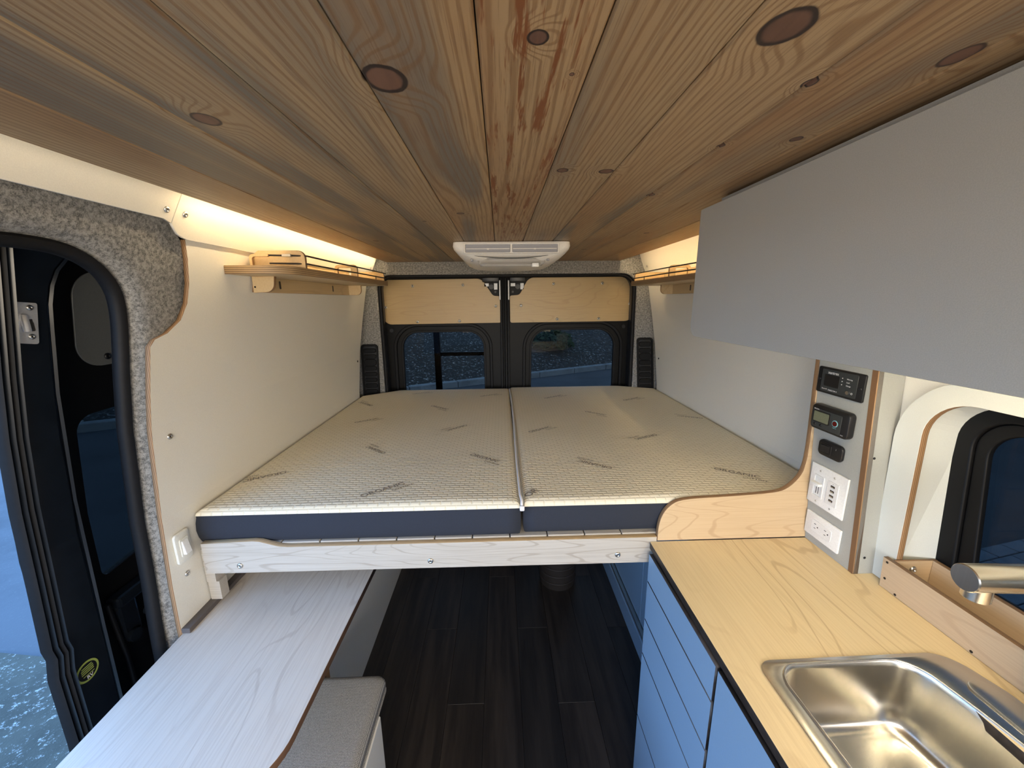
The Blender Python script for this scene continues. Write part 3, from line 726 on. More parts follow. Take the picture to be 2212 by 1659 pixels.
# latch mechanism below the window
mech = bmesh.new(); X0 = LW(.8) - O1 - .05
box_bm(mech, X0 - .02, X0 + .02, .945, 1.10, .765, .80, .008, 2)
box_bm(mech, X0 - .02, X0 + .012, .945, 1.0, .66, .775, .008, 2)
from_bm('latch_mechanism', mech, M['van_paint'], sd)
disc('latch_bolt', (X0 + .01, .965, .665), (1, 0, 0), .018, .014, M['van_paint'], sd)
disc('latch_bolt', (X0 + .01, 1.02, .70), (1, 0, 0), .012, .014, M['van_paint'], sd)
tube('cable', [(X0 + .01, .925, .80), (X0 + .015, .925, .74), (X0 + .015, .935, .62), (X0 + .01, .94, .50)], .006, M['rubber'], sd)
box('roller_arm', X0 - .01, X0 + .03, 1.03, 1.10, .50, .64, M['dark_trim'], sd, bev=.01, seg=2)
tube('arch_highlight', [slide_pt(.905, 1.714, O1 + .01), slide_pt(.96, 1.726, O1 + .01), slide_pt(1.05, 1.728, O1 + .01)], .006, M['striker_metal'], sd)  # bright metal tube imitating the highlight along the door arch

# ------------------------------------------------------------------ bed
ZB = 1.03; ZM0 = .925
def bed_frame():
    e = empty('bed_frame', (0, .99, 0)); tag(e, 'pale maple bed platform with notched front board below the navy mattress edge', 'bed')
    top = [(-.853, .938), (-.709, .942), (-.690, .940), (-.665, .932), (-.640, .924), (-.615, .921), (.446, .921)]
    out = [(-.853, .842), (.446, .838)] + list(reversed(top))
    fb = plate('front_board', 'xz', out, .985, 1.003, M['board_maple'], M['ply_light'], e, bevel=.0008)
    for (x, z) in [(-.754, .866), (-.213, .864), (.333, .867)]: screw((x, .985, z), (0, -1, 0), .0085, fb)
    # slats: each a plain board running front to back
    x = -.86; k = 0
    while x < .99:
        w = min(.108, .995 - x); y0 = 1.004
        box('slat', x, x + w - .0015, y0, 2.40, .9075, .9245, M['board_maple'], e, bev=.0012); x += .110; k += 1
    box('side_rail', -.872, -.845, 1.004, 2.38, .80, .907, M['board_maple'], e)
    box('side_rail', .985, 1.005, 1.02, 2.38, .80, .907, M['board_maple'], e)
    box('leg', -.870, -.838, 1.005, 1.035, .7405, .800, M['board_maple'], e)
    box('leg', -.870, -.838, 2.2, 2.23, 0, .800, M['board_maple'], e)
    box('leg', .93, .96, 2.2, 2.23, 0, .907, M['board_maple'], e)
    return e
bed_frame()
def crown(x, y, X0, X1, Y0, Y1):
    """height of the mattress top: rolled near its edges"""
    d = min(x - X0, X1 - x, y - Y0, Y1 - y); R = .028; t = max(0, min(1, d / R)); z = ZB - .018 + .018 * math.sqrt(max(0, 1 - (1 - t) ** 2))
    sag = .004 * math.sin(x * 7) * math.sin(y * 5)
    return z + sag * t * .5
def mattress(name, X0, X1, Y0, Y1, cut, label, group, seed):
    e = empty(name, ((X0 + X1) / 2, (Y0 + Y1) / 2, ZM0)); tag(e, label, 'mattress', group)
    nx, ny = 64, 96; R = .028
    def yfar(x):
        (ca, cb) = cut
        return Y1 - max(0.0, (1 - (x - X0) / ca)) * cb if ca > 0 else Y1 - max(0.0, (1 - (X1 - x) / -ca)) * cb
    def stops(n):
        s = [0, .002, .005, .009, .014, .020, .028]; return s
    def lin(a, b_, n):
        s = [0, .002, .005, .009, .014, .020, .028]
        inner = [a + .028 + (b_ - a - .056) * k / n for k in range(1, n)]
        return [a + q for q in s] + inner + [b_ - q for q in reversed(s)]
    xs = lin(X0, X1, nx); bm = bmesh.new(); grid = []
    for x in xs:
        yf = yfar(x); col = []
        for y in lin(Y0, yf, ny):
            col.append(bm.verts.new((x, y, crown(x, y, X0, X1, Y0, yf))))
        grid.append(col)
    for i in range(len(xs) - 1):
        for j in range(len(grid[0]) - 1): bm.faces.new((grid[i][j], grid[i + 1][j], grid[i + 1][j + 1], grid[i][j + 1]))
    from_bm('top_cover', bm, M['knit_cover'], e, smooth=True)
    # dark border: slightly bulging side band
    loop = [(x, Y0) for x in xs] + [(X1, y) for y in [c.co.y for c in []]]
    rim = []
    for k in range(25): rim.append((X0 + (X1 - X0) * k / 24, Y0))
    rim += [(X1, Y0 + (yfar(X1) - Y0) * k / 12) for k in range(1, 12)]
    rim += [(X1 - (X1 - X0) * k / 24, yfar(X1 - (X1 - X0) * k / 24)) for k in range(25)]
    rim += [(X0, yfar(X0) - (yfar(X0) - Y0) * k / 12) for k in range(1, 12)]
    bm = bmesh.new(); rows = []; rnd = random.Random(seed); ctr = Vector(((X0 + X1) / 2, (Y0 + Y1) / 2))
    for (t, ins) in [(0, .008), (.06, .003), (.25, -.002), (.5, -.004), (.75, -.003), (.93, .001), (1.0, .001)]:
        row = []
        for i, (x, y) in enumerate(rim):
            ox = (1 if x <= X0 + 1e-4 else 0) - (1 if x >= X1 - 1e-4 else 0); oy = (1 if y <= Y0 + 1e-4 else 0) - (1 if y >= Y1 - .1 else 0)
            w = .0012 * math.sin(i * 1.7 + t * 9) if 0 < t < 1 else 0
            if ox != 0: ins_x = max(ins, 0.0)
            else: ins_x = 0
            row.append(bm.verts.new((x + ox * ins_x, y + oy * (ins + w), ZM0 + (ZB - .017 - ZM0) * t)))
        rows.append(row)
    n = len(rim)
    for a, b_ in zip(rows, rows[1:]):
        for k in range(n): bm.faces.new((a[k], a[(k + 1) % n], b_[(k + 1) % n], b_[k]))
    bm.faces.new(list(reversed(rows[0])))
    from_bm('side_border', bm, M['navy_fabric'], e, smooth=True)
    return e, yfar
GM = 'quilted mattresses on the bed platform'
mL, yfL = mattress('mattress', -.870, .050, 1.006, 2.49, (.21, .15), 'left cream quilted mattress with navy side, beside the sliding door wall', GM, 1)
mR, yfR = mattress('mattress', .058, 1.006, 1.014, 2.52, (-.24, .10), 'right cream quilted mattress with navy side, behind the maple kitchen bulkhead', GM, 2)
# zip piping along the joint
pts = [(.053, 1.004, 1.006), (.0535, 1.008, 1.020), (.054, 1.02, 1.0285)] + [(.054 + .003 * math.sin(y * 4), y, 1.0290) for y in [1.05 + .07 * k for k in range(20)]] + [(.052, 2.478, 1.024)]
tube('zip_piping', pts, .0042, M['zip'], mL)
box('zip_pull', .047, .061, .998, 1.005, 1.006, 1.022, M['zip'], mL, bev=.003, seg=2)
TX = [((-.425, 1.061), (-.315, 1.141)), ((-.742, 1.247), (-.849, 1.184)), ((-.45, 1.394), (-.539, 1.465)), ((-.12, 1.367), (-.013, 1.293)), ((-.706, 1.781), (-.612, 1.849)), ((-.165, 1.721), (-.25, 1.648)), ((-.389, 2.064), (-.289, 1.984)), ((-.724, 2.095), (-.823, 2.182)), ((-.557, 2.353), (-.455, 2.395)), ((-.127, 2.253), (-.02, 2.315)),
      ((.72, 1.197), (.832, 1.122)), ((.376, 1.219), (.273, 1.286)), ((.118, 1.596), (.221, 1.665)), ((.661, 1.547), (.552, 1.492)), ((.432, 1.904), (.522, 1.833)), ((.972, 1.751), (.87, 1.803)), ((.256, 2.194), (.37, 2.264)), ((.696, 2.1), (.81, 2.166))]
for i, (a, b_) in enumerate(TX):
    left = i < 10; mt = mL if left else mR
    zf = (lambda x, y, X0=-.87 if left else .058, X1=.05 if left else 1.006, f=yfL if left else yfR, F=2.49 if left else 2.52: crown(x, y, X0, X1, 1.010, f(x)) + .0016)
    A = Vector(a); B = Vector(b_); d = (B - A).normalized(); n = Vector((-d.y, d.x)); c = (A + B) / 2; w = (B - A).length
    text('printed_word', 'ORGANIC', .05, (c.x, c.y, ZB), (d.x, d.y, 0), (n.x, n.y, 0), M['print_dark'], mt, width=w, zfun=zf)
    c2 = B - d * w * .12 - n * .024
    text('printed_word', 'COTTON', .05, (c2.x, c2.y, ZB), (d.x, d.y, 0), (n.x, n.y, 0), M['print_dark'], mt, width=w * .48, zfun=zf)
text('printed_word', 'OR', .035, (.086, 1.062, ZB), (.75, .65, 0), (-.65, .75, 0), M['print_dark'], mR, zfun=lambda x, y: crown(x, y, .058, 1.006, 1.006, 2.5) + .0016)

# maple bulkhead between bed and kitchen
bh = empty('bulkhead', (.65, .985, .9)); tag(bh, 'maple bulkhead with curved plywood edge between mattress and kitchen counter', 'divider')
cv = smooth_path([(.448, .909), (.448, .951), (.456, .988), (.480, 1.019), (.513, 1.033), (.626, 1.037), (.774, 1.045), (.813, 1.056), (.848, 1.093), (.857, 1.136), (.8565, 1.212), (.8505, 1.332), (.8445, 1.50)], 2)
plate('bulkhead_board', 'xz', [(.448, .909)] + cv[1:] + [(1.0, 1.50), (1.0, .909)], .985, 1.000, M['bulk_maple'], M['ply_y'], bh, bevel=.0008)
for v in bh.children[0].data.vertices:
    k = 1 + max(0, v.co.z - .908) * .0955
    if v.co.x < .9: v.co.x *= k
    v.co.y += (v.co.z - .908) * .094

# ------------------------------------------------------------------ wall shelves with bungee rails
def shelf(side, label):
    s = 1 if side == 'left' else -1
    dz = 0 if s == 1 else -.010
    def X(x): return x if s == 1 else -x + .135
    e = empty('wall_shelf', (X(-.7), 1.6, 1.68 + dz)); tag(e, label, 'shelf', 'plywood wall shelves above the bed')
    y0, y1 = 1.165, 2.17; ye = y1 if s == 1 else 2.22
    def pl(name, plane, pts, w0, w1, mat, sm, bev=.0008):
        if plane == 'xz' or plane == 'xy': pts = [(X(p[0]), *p[1:]) for p in pts]
        if plane == 'yz': w0, w1 = X(w0), X(w1); w0, w1 = min(w0, w1), max(w0, w1)
        if plane == 'xz': pts = [(p[0], p[1] + dz, *p[2:]) for p in pts]
        if plane == 'yz': pts = [(p[0], p[1] + dz, *p[2:]) for p in pts]
        if plane == 'xy': w0 += dz; w1 += dz
        return plate(name, plane, rounded([(p[0], p[1], p[2] if len(p) > 2 else 0) for p in pts], 6), w0, w1, mat, sm, e, bevel=bev)
    pl('shelf_board', 'xy', [(-.785, y0), (-.612, y0, .10), (-.600, ye, .025), (-.785, ye)], 1.680, 1.704, M['shelf_maple'], M['ply_shelf'])
    pl('back_rail', 'yz', [(1.285, 1.704), (ye - .03, 1.704), (ye - .03, 1.757, .012), (1.285, 1.757)], -.788, -.776, M['shelf_maple'], M['ply_y'])
    pl('end_divider', 'xz', [(-.776, 1.704), (-.612, 1.704), (-.612, 1.758, .022), (-.755, 1.758, .01), (-.776, 1.742)], 1.285, 1.297, M['shelf_maple'], M['ply_y'])
    pl('end_divider', 'xz', [(-.776, 1.704), (-.612, 1.704), (-.612, 1.752, .022), (-.776, 1.752)], ye - .045, ye - .033, M['shelf_maple'], M['ply_y'])
    # open loops that hold the cord
    for yy, nm in ((1.72, 'cord_post'),):
        pts = [(-.632, 1.704), (-.606, 1.704), (-.606, 1.752, .016), (-.700, 1.752, .016), (-.700, 1.704), (-.688, 1.704), (-.688, 1.740, .006), (-.632, 1.740, .006)]
        pl(nm, 'xz', pts, yy, yy + .012, M['shelf_maple'], M['ply_y'], .0004)
    pl('cord_post', 'xz', [(-.770, 1.704), (-.762, 1.704), (-.762, 1.738, .008), (-.712, 1.738, .004), (-.712, 1.746, .003), (-.770, 1.746, .012)], 1.262, 1.272, M['shelf_maple'], M['ply_y'], .0004)
    # below the board
    pl('lower_rail', 'yz', [(1.298, 1.632), (2.06, 1.632), (2.06, 1.680), (1.298, 1.680)], -.800, -.776, M['shelf_maple'], M['ply_y'])
    pl('lower_bracket', 'xz', [(-.785, 1.680), (-.715, 1.680), (-.722, 1.632, .040), (-.785, 1.630)], 1.285, 1.298, M['shelf_maple'], M['ply_y'])
    pl('lower_bracket', 'xz', [(-.785, 1.680), (-.715, 1.680), (-.715, 1.632, .03), (-.785, 1.632)], 2.06, 2.073, M['shelf_maple'], M['ply_y'])
    for yy in (1.42, 1.86):
        pl('rail_slot', 'yz', [(yy, 1.645, .004), (yy + .010, 1.645, .004), (yy + .010, 1.672, .004), (yy, 1.672, .004)], -.7762, -.7750, M['dark_edge'], M['dark_edge'], 0)
    for z in (1.742, 1.718):
        cpts = [(X(-.712), 1.267, z + dz), (X(-.640), 1.283, z + dz), (X(-.607), 1.291, z + dz - .001), (X(-.604), 1.5, z + dz - .002), (X(-.603), 1.73, z + dz), (X(-.603), ye - .04, z + dz)]
        tube('bungee_cord', cpts, .0026, M['cord'], e, res=2)
    cy = ye - .12
    tube('cord_hook', [(X(-.606), cy - .08, 1.722 + dz), (X(-.606), cy - .08, 1.704 + dz)], .002, M['cord'], e)
    box('cord_crimp', min(X(-.676), X(-.648)), max(X(-.676), X(-.648)), 1.272, 1.279, 1.738 + dz, 1.7465 + dz, M['screw'], e, bev=.001)
    for z in (1.727, 1.648): screw((X(-.778), 1.2845, z + dz), (0, -1, 0), .003, e, mat=M['black'])
    box('cord_clip', min(X(-.690), X(-.672)), max(X(-.690), X(-.672)), 1.85, 1.865, 1.7045 + dz, 1.728 + dz, M['white_plastic'], e, bev=.002)
    return e
shelf('left', 'left plywood shelf with bungee cord rail on the wall beside the sliding door')
shelf('right', 'right plywood shelf with bungee cord rail, partly hidden by the grey overhead cabinet')

# ------------------------------------------------------------------ ceiling air unit
def ac():
    e = empty('air_conditioner', (.05, 1.85, ZC)); tag(e, 'white ceiling air conditioner with louvred front above the rear doors', 'air conditioner')
    bm = bmesh.new(); rings = []
    secs = [(1.828, -.185, .287, 1.625, 2.16, .02), (1.812, -.187, .289, 1.622, 2.16, .02), (1.800, -.184, .286, 1.624, 2.15, .03), (1.784, -.170, .272, 1.630, 2.13, .045), (1.766, -.150, .252, 1.648, 2.11, .06), (1.750, -.115, .217, 1.678, 2.08, .07), (1.742, -.06, .16, 1.72, 2.04, .08)]
    for (z, a, b_, c, d, r) in secs:
        rings.append([bm.verts.new((x, y, z)) for x, y in rrect(a, b_, c, d, r, 8)])
    for a, b_ in zip(rings, rings[1:]):
        for k in range(len(a)): bm.faces.new((a[k], b_[k], b_[(k + 1) % len(a)], a[(k + 1) % len(a)]))
    bm.faces.new(list(reversed(rings[-1]))); bm.faces.new(rings[0])
    bmesh.ops.recalc_face_normals(bm, faces=bm.faces)
    autosmooth(from_bm('housing', bm, M['ac_plastic'], e), 45)
    for (xa, xb) in ((-.134, .044), (.053, .234)):
        plate('grille_well', 'xz', rounded([(xa, 1.786, .004), (xb, 1.786, .004), (xb, 1.817, .003), (xa, 1.817, .003)], 3), 1.6195, 1.626, M['ac_grille'], parent=e)
        for k, z in enumerate((1.792, 1.8005, 1.809)):
            box('louvre', xa + .002, xb - .002, 1.6165, 1.6205, z - .0012, z + .0012, M['ac_plastic'] if k == 1 else M['ac_grille'], e)
        box('louvre_tab', (xa + xb) / 2 - .004, (xa + xb) / 2 + .004, 1.614, 1.619, 1.797, 1.802, M['ac_plastic'], e)
    plate('grille_frame', 'xz', [rrect(-.140, .240, 1.782, 1.822, .004, 3), rrect(-.135, .0445, 1.786, 1.817, .004, 3), rrect(.0525, .2345, 1.786, 1.817, .004, 3)], 1.612, 1.625, M['ac_plastic'], parent=e, bevel=.0012)
    n = 14; up = [(-.10 + .30 * k / n, 1.776 - .008 * math.sin(math.pi * k / n)) for k in range(n + 1)]; lo = [(x, z - .004 * math.sin(math.pi * k / n) - .0004) for k, (x, z) in enumerate(up)]
    me = plate_mesh('vent_gap', 'xz', [up + list(reversed(lo))], 1.6330, 1.640)
    link('vent_gap', me, M['black'], e)
    bm = bmesh.new(); rr = []
    for (z, y, m_) in [(1.770, 1.640, .02), (1.752, 1.666, .035), (1.744, 1.700, .05)]:
        rr.append([bm.verts.new((-.10 + m_ * .4 + (.30 - m_ * .8) * k / 16, y + .012 * (1 - math.sin(math.pi * k / 16)), z - .003)) for k in range(17)])
    for a, b_ in zip(rr, rr[1:]):
        for k in range(16): bm.faces.new((a[k], a[k + 1], b_[k + 1], b_[k]))
    bmesh.ops.solidify(bm, geom=bm.faces[:], thickness=.002)
    from_bm('filter_cover', bm, M['ac_plastic'], e, smooth=True)
    box('control_knob', .135, .164, 1.655, 1.68, 1.733, 1.749, M['white_plastic'], e, bev=.003, seg=2)
    for x in (-.118, .196): box('screw_pocket', x, x + .010, 1.648, 1.662, 1.756, 1.766, M['ac_grille'], e, bev=.002)
ac()

# ------------------------------------------------------------------ overhead cabinet (right)
uc = empty('overhead_cabinet', (.7, .3, 1.5)); tag(uc, 'large grey overhead cabinet with flap door under the ceiling, above the kitchen', 'cabinet')
plate('cabinet_door', 'yz', rounded([(-1.1, 1.503, 0), (1.006, 1.503, .028), (1.004, 1.812, .004), (-1.1, 1.812, 0)], 6), .500, .516, M['overhead_grey'], M['dark_edge'], uc, bevel=.0008)
box('cabinet_body', .520, .955, -1.1, .950, 1.508, 1.826, M['overhead_grey'], uc)
box('cabinet_scribe', .530, .955, -1.1, .948, 1.826, 1.8295, M['dark_edge'], uc)
led('under_cabinet_light', .70, .715, -.75, .80, 1.4985, 1.5015, M['led_under'], 'warm light bar under the grey overhead cabinet')
box('light_mount', .695, .72, -.75, .80, 1.5045, 1.508, M['white_plastic'], uc)

# ------------------------------------------------------------------ control column
def colY(z): return .993 + (z - .902) * .094, .841 + (z - .904) * .07
cc = empty('control_column', (.9, .9, .9075)); tag(cc, 'grey laminate column with plywood corner, standing on the worktop end', 'column')
CXF = .888
def colplate(name, x0, x1, ya, yb, za, zb, mat, sm, par, tilt=.07):
    me = plate_mesh(name, 'yz', [[(ya, za), (yb, za), (yb, zb), (ya, zb)]], x0, x1, .0006)
    return link(name, me, [mat, sm], par)
plate('column_face', 'yz', [(.841, .908), (.984, .908), (1.040, 1.503), (.883, 1.503)], CXF, CXF + .014, M['grey_laminate'], M['ply_x'], cc)
plate('column_edge', 'yz', [(.828, .908), (.8405, .908), (.8825, 1.503), (.868, 1.503)], CXF - .0005, CXF + .0145, M['ply_x'], M['ply_x'], cc)
bm = bmesh.new()
v = [bm.verts.new(c) for c in [(CXF + .003, .828, .908), (.955, .828, .908), (.955, .868, 1.503), (CXF + .003, .868, 1.503), (CXF + .003, .838, .908), (.955, .838, .908), (.955, .880, 1.503), (CXF + .003, .880, 1.503)]]
for q in [(0, 1, 2, 3), (7, 6, 5, 4), (0, 4, 5, 1), (1, 5, 6, 2), (2, 6, 7, 3), (3, 7, 4, 0)]: bm.faces.new([v[k] for k in q])
from_bm('column_return', bm, M['grey_laminate'], cc)
for (x, z) in ((.905, 1.214), (.914, .952)): disc('screw_hole', (x, .828 + (z - .908) * .067 - .0004, z), (0, -1, 0), .0032, .0006, M['black'], cc, seg=12)
# devices on the column face; all stand a little proud of x = CXF
def dev(name, label, cat, y0, y1, z0, z1, depth, r, mat, bev=.002):
    e = empty(name, (CXF, (y0 + y1) / 2, z0)); tag(e, label, cat)
    plate('housing', 'yz', rrect(y0, y1, z0, z1, r, 6), CXF - depth, CXF, mat, parent=e, bevel=bev, smooth=True)
    return e
def Yd(y0, y1, t): return y1 - (y1 - y0) * t      # t = 0 at the left (far) edge seen from the room
XN = (-1, 0, 0)
def wr_text(par, s, size, y, z, x, mat, name='printed_text', align='LEFT'): return text(name, s, size, (x, y, z), (0, -1, 0), (0, 0, 1), mat, par, align=align)
inv = dev('inverter_panel', 'black inverter remote panel, topmost device on the grey column', 'control panel', .884, 1.024, 1.343, 1.414, .006, .005, M['black_plastic'])
plate('face_plate', 'yz', rrect(.902, 1.009, 1.349, 1.409, .003, 3), CXF - .0072, CXF - .006, M['panel_grey'], parent=inv)
plate('display', 'yz', rrect(.953, .999, 1.364, 1.396, .002, 3), CXF - .0078, CXF - .0072, M['black'], parent=inv)
wr_text(inv, 'xantrex', .0105, .990, 1.4015, CXF - .0079, M['print_white'])
wr_text(inv, 'Bluetooth', .0042, 1.003, 1.356, CXF - .0079, M['print_white']); wr_text(inv, 'FREEDOM X', .0052, .983, 1.3545, CXF - .0079, M['print_white'])
for k, t_ in enumerate(('Warning', 'Load', 'Charge')):
    disc('status_light', (CXF - .0072, .945, 1.394 - k * .0085), XN, .0012, .0008, M['print_white'], inv, seg=10); wr_text(inv, t_, .0046, .932, 1.394 - k * .0085, CXF - .0079, M['print_white'])
disc('power_button', (CXF - .0072, .924, 1.360), XN, .0048, .003, M['screw'], inv)
tube('power_ring', [(CXF - .0076, .913 + .0022 * math.cos(a), 1.360 + .0022 * math.sin(a)) for a in [k * .5236 for k in range(12)]], .0004, M['print_white'], inv, cyclic=True, res=1)
for (y, z) in ((1.016, 1.380), (.893, 1.377)): screw((CXF - .006, y, z), XN, .0042, inv, mat=M['black_plastic'])
mon = dev('battery_monitor', 'black battery monitor with small grey screen, second device on the grey column', 'control panel', .892, 1.010, 1.243, 1.313, .020, .012, M['black_plastic'], .005)
plate('face_plate', 'yz', rrect(.912, 1.003, 1.250, 1.301, .003, 3), CXF - .0212, CXF - .0200, M['panel_grey'], parent=mon)
plate('screen_bezel', 'yz', rrect(.945, 1.000, 1.264, 1.297, .004, 4), CXF - .0224, CXF - .0210, M['black'], parent=mon)
plate('screen', 'yz', rrect(.949, .997, 1.267, 1.294, .002, 3), CXF - .0230, CXF - .0223, M['lcd'], parent=mon)
disc('lens_ring', (CXF - .0210, .929, 1.276), XN, .0088, .001, M['teal'], mon); disc('lens', (CXF - .0218, .929, 1.276), XN, .0068, .001, M['red_lens'], mon)
for y in (.992, .972): disc('button', (CXF - .0212, y, 1.2575), XN, .0036, .0018, M['black'], mon, dome=1)
wr_text(mon, 'PROSUN', .0042, 1.0, 1.2995, CXF - .0214, M['print_white'])
wr_text(mon, 'RESET', .0032, .906, 1.252, CXF - .0205, M['print_white'], align='CENTER'); wr_text(mon, 'REMOTE', .003, .935, 1.264, CXF - .0214, M['teal'])
rk = dev('rocker_switch', 'black rocker switch in an oval plate, third device on the grey column', 'switch', .906, .982, 1.174, 1.219, .010, .013, M['black_plastic'], .004)
plate('rocker_frame', 'yz', rrect(.937, .972, 1.184, 1.210, .003, 3), CXF - .0118, CXF - .0095, M['black'], parent=rk)
bm = bmesh.new(); box_bm(bm, CXF - .016, CXF - .010, .942, .968, 1.187, 1.207, .002, 2)
for vv in bm.verts:
    if vv.co.y < .955 and vv.co.x < CXF - .013: vv.co.x += .004
from_bm('rocker', bm, M['black_plastic'], rk)
wr_text(rk, 'I', .006, .925, 1.205, CXF - .0103, M['print_white'])
du = dev('dimmer_usb_plate', 'white double wall plate with slide dimmer and four USB ports on the grey column', 'switch plate', .878, .995, 1.026, 1.143, .006, .002, M['white_plastic'], .0025)
plate('dimmer_frame', 'yz', [rrect(.946, .980, 1.050, 1.114, .002, 3), rrect(.950, .976, 1.054, 1.110, .001, 3)], CXF - .0082, CXF - .006, M['white_plastic'], parent=du)
box('dimmer_slot', CXF - .0066, CXF - .0060, .960, .9615, 1.060, 1.088, M['dark_trim'], du); box('dimmer_slot', CXF - .0066, CXF - .0060, .967, .9685, 1.060, 1.088, M['dark_trim'], du)
box('dimmer_slider', CXF - .020, CXF - .006, .949, .977, 1.086, 1.094, M['white_plastic'], du, bev=.002, seg=2)
plate('usb_insert', 'yz', rrect(.900, .934, 1.049, 1.115, .0015, 3), CXF - .0075, CXF - .006, M['white_plastic'], parent=du, bevel=.0004)
for k in range(4):
    zz = 1.103 - k * .0135; box('usb_port', CXF - .0080, CXF - .0072, .911, .923, zz - .0028, zz + .0028, M['black'], du); box('usb_tongue', CXF - .0084, CXF - .0079, .9125, .9215, zz - .0014, zz, M['screw'], du)
disc('status_light', (CXF - .0075, .917, 1.1095), XN, .0008, .0004, M['black'], du, seg=8)
for (y, z) in ((.963, 1.128), (.963, 1.038), (.917, 1.128), (.917, 1.038)): screw((CXF - .006, y, z), XN, .0028, du)
ou = dev('power_outlet', 'white horizontal double power outlet, lowest device on the grey column', 'outlet', .873, .986, .931, 1.000, .006, .003, M['white_plastic'], .002)
plate('outlet_insert', 'yz', rrect(.897, .963, .949, .983, .006, 4), CXF - .0074, CXF - .006, M['white_plastic'], parent=ou, bevel=.0006)
for yc in (.948, .914):
    box('outlet_slot', CXF - .0078, CXF - .0070, yc - .001, yc + .0055, .972, .9735, M['black'], ou); box('outlet_slot', CXF - .0078, CXF - .0070, yc - .001, yc + .0045, .9595, .961, M['black'], ou)
    disc('ground_hole', (CXF - .0074, yc - .007, .9665), XN, .0019, .0004, M['black'], ou, seg=10)

# ------------------------------------------------------------------ kitchen window
w1 = empty('window_1', (.95, .4, .9)); setting(w1)
openp = rounded([(-.05, .91, .02), (.780, .91, .0), (.790, 1.383, .088), (-.05, 1.383, .088)], 10)
outp = rounded([(-.30, .9085, 0), (.836, .9085, 0), (.852, 1.435, .16), (-.30, 1.435, .1)], 12)
plate('window_surround', 'yz', [outp, openp], .940, .9555, M['white_frame'], M['ply_x'], w1, bevel=.0008)
rv = rounded([(-.07, .905, .02), (.798, .905, .0), (.800, 1.392, .095), (-.07, 1.392, .088)], 10)
rv2 = rounded([(-.07, .905, .02), (.772, .905, .0), (.803, 1.373, .09), (-.07, 1.373, .088)], 10)
bm = bmesh.new(); ra = [bm.verts.new((.9560, y, z)) for y, z in rv]; rb = [bm.verts.new((1.045, y, z)) for y, z in rv2]
for k in range(len(rv)): bm.faces.new((ra[k], ra[(k + 1) % len(rv)], rb[(k + 1) % len(rv)], rb[k]))
from_bm('window_reveal', bm, M['white_frame'], w1)
# cut the backing so that the window can be seen: replace by pieces round the hole
bk = [c for c in wr.children if c.name.startswith('wall_backing')][0]; bpy.data.objects.remove(bk)
plate('wall_backing', 'yz', [[(-1.3, .88), (.99, .88), (.99, 1.95), (-1.3, 1.95)], rv], .956, .962, M['white_wall'], parent=wr)
fr_o = rounded([(-.12, .88, .05), (.80, .88, .02), (.83, 1.40, .085), (-.12, 1.40, .08)], 10)
fr_m = rounded([(-.03, .945, .04), (.742, .945, .04), (.772, 1.345, .070), (-.03, 1.345, .06)], 10)
fr_i = rounded([(.00, .975, .04), (.712, .975, .04), (.748, 1.322, .060), (.0, 1.322, .05)], 10)
plate('window_frame', 'yz', [fr_o, fr_m], 1.035, 1.056, M['frame_black'], parent=w1, bevel=.004)
plate('window_frame', 'yz', [fr_m, fr_i], 1.042, 1.056, M['frame_black'], parent=w1, bevel=.003)
plate('window_pane', 'yz', fr_m, 1.056, 1.060, M['side_glass'], parent=w1)

# ------------------------------------------------------------------ kitchen counter
ZK = .9075
wt = empty('worktop', (.65, .5, ZK)); tag(wt, 'maple laminate worktop with dark edge and sink cutout', 'worktop')
sink_hole = rrect(.495, .80, .215, .592, .05, 6)
plate('worktop_board', 'xy', [rounded([(.418, -1.2, 0), (.425, .984, .006), (.955, .984, 0), (.955, -1.2, 0)], 5), sink_hole], ZK - .020, ZK, M['maple_y'], M['dark_edge'], wt, bevel=.0008)
kc = empty('kitchen_cabinet', (.65, .3, 0)); tag(kc, 'blue-grey kitchen base cabinet with drawers and door below the worktop', 'cabinet')
XK = .432
plate('cabinet_body', 'xz', [[(XK + .0065, .0), (.955, .0), (.955, ZK - .021), (.94, ZK - .021), (.94, .02), (XK + .02, .02), (XK + .02, ZK - .021), (XK + .0065, ZK - .021)]], -1.2, .955, M['cabinet_blue'], parent=kc)
plate('cabinet_end', 'xz', [(XK, .0), (.955, .0), (.955, ZK - .021), (XK, ZK - .021)], .953, .968, M['cabinet_blue'], M['cabinet_blue'], kc)
g = .0026
def front(name, y0, y1, z0, z1, par=kc): return plate(name, 'yz', [(y0 + g, z0 + g), (y1 - g, z0 + g), (y1 - g, z1 - g), (y0 + g, z1 - g)], XK - .014, XK + .004, M['cabinet_blue'], M['dark_edge'], par)  # sides coloured dark to imitate shade in the gaps
for (a, b_) in ((.793, .884), (.664, .793), (.541, .664), (.30, .541), (.02, .30)): front('drawer', .613, .966, a, b_)
for (a, b_) in ((.02, .609), (-.60, .016)): front('cabinet_door', a, b_, .02, .884)
box('gap_shade', XK + .0041, XK + .0062, -1.2, .966, .02, .886, M['black'], kc)  # black sheet behind the fronts, imitating the shade in the gaps

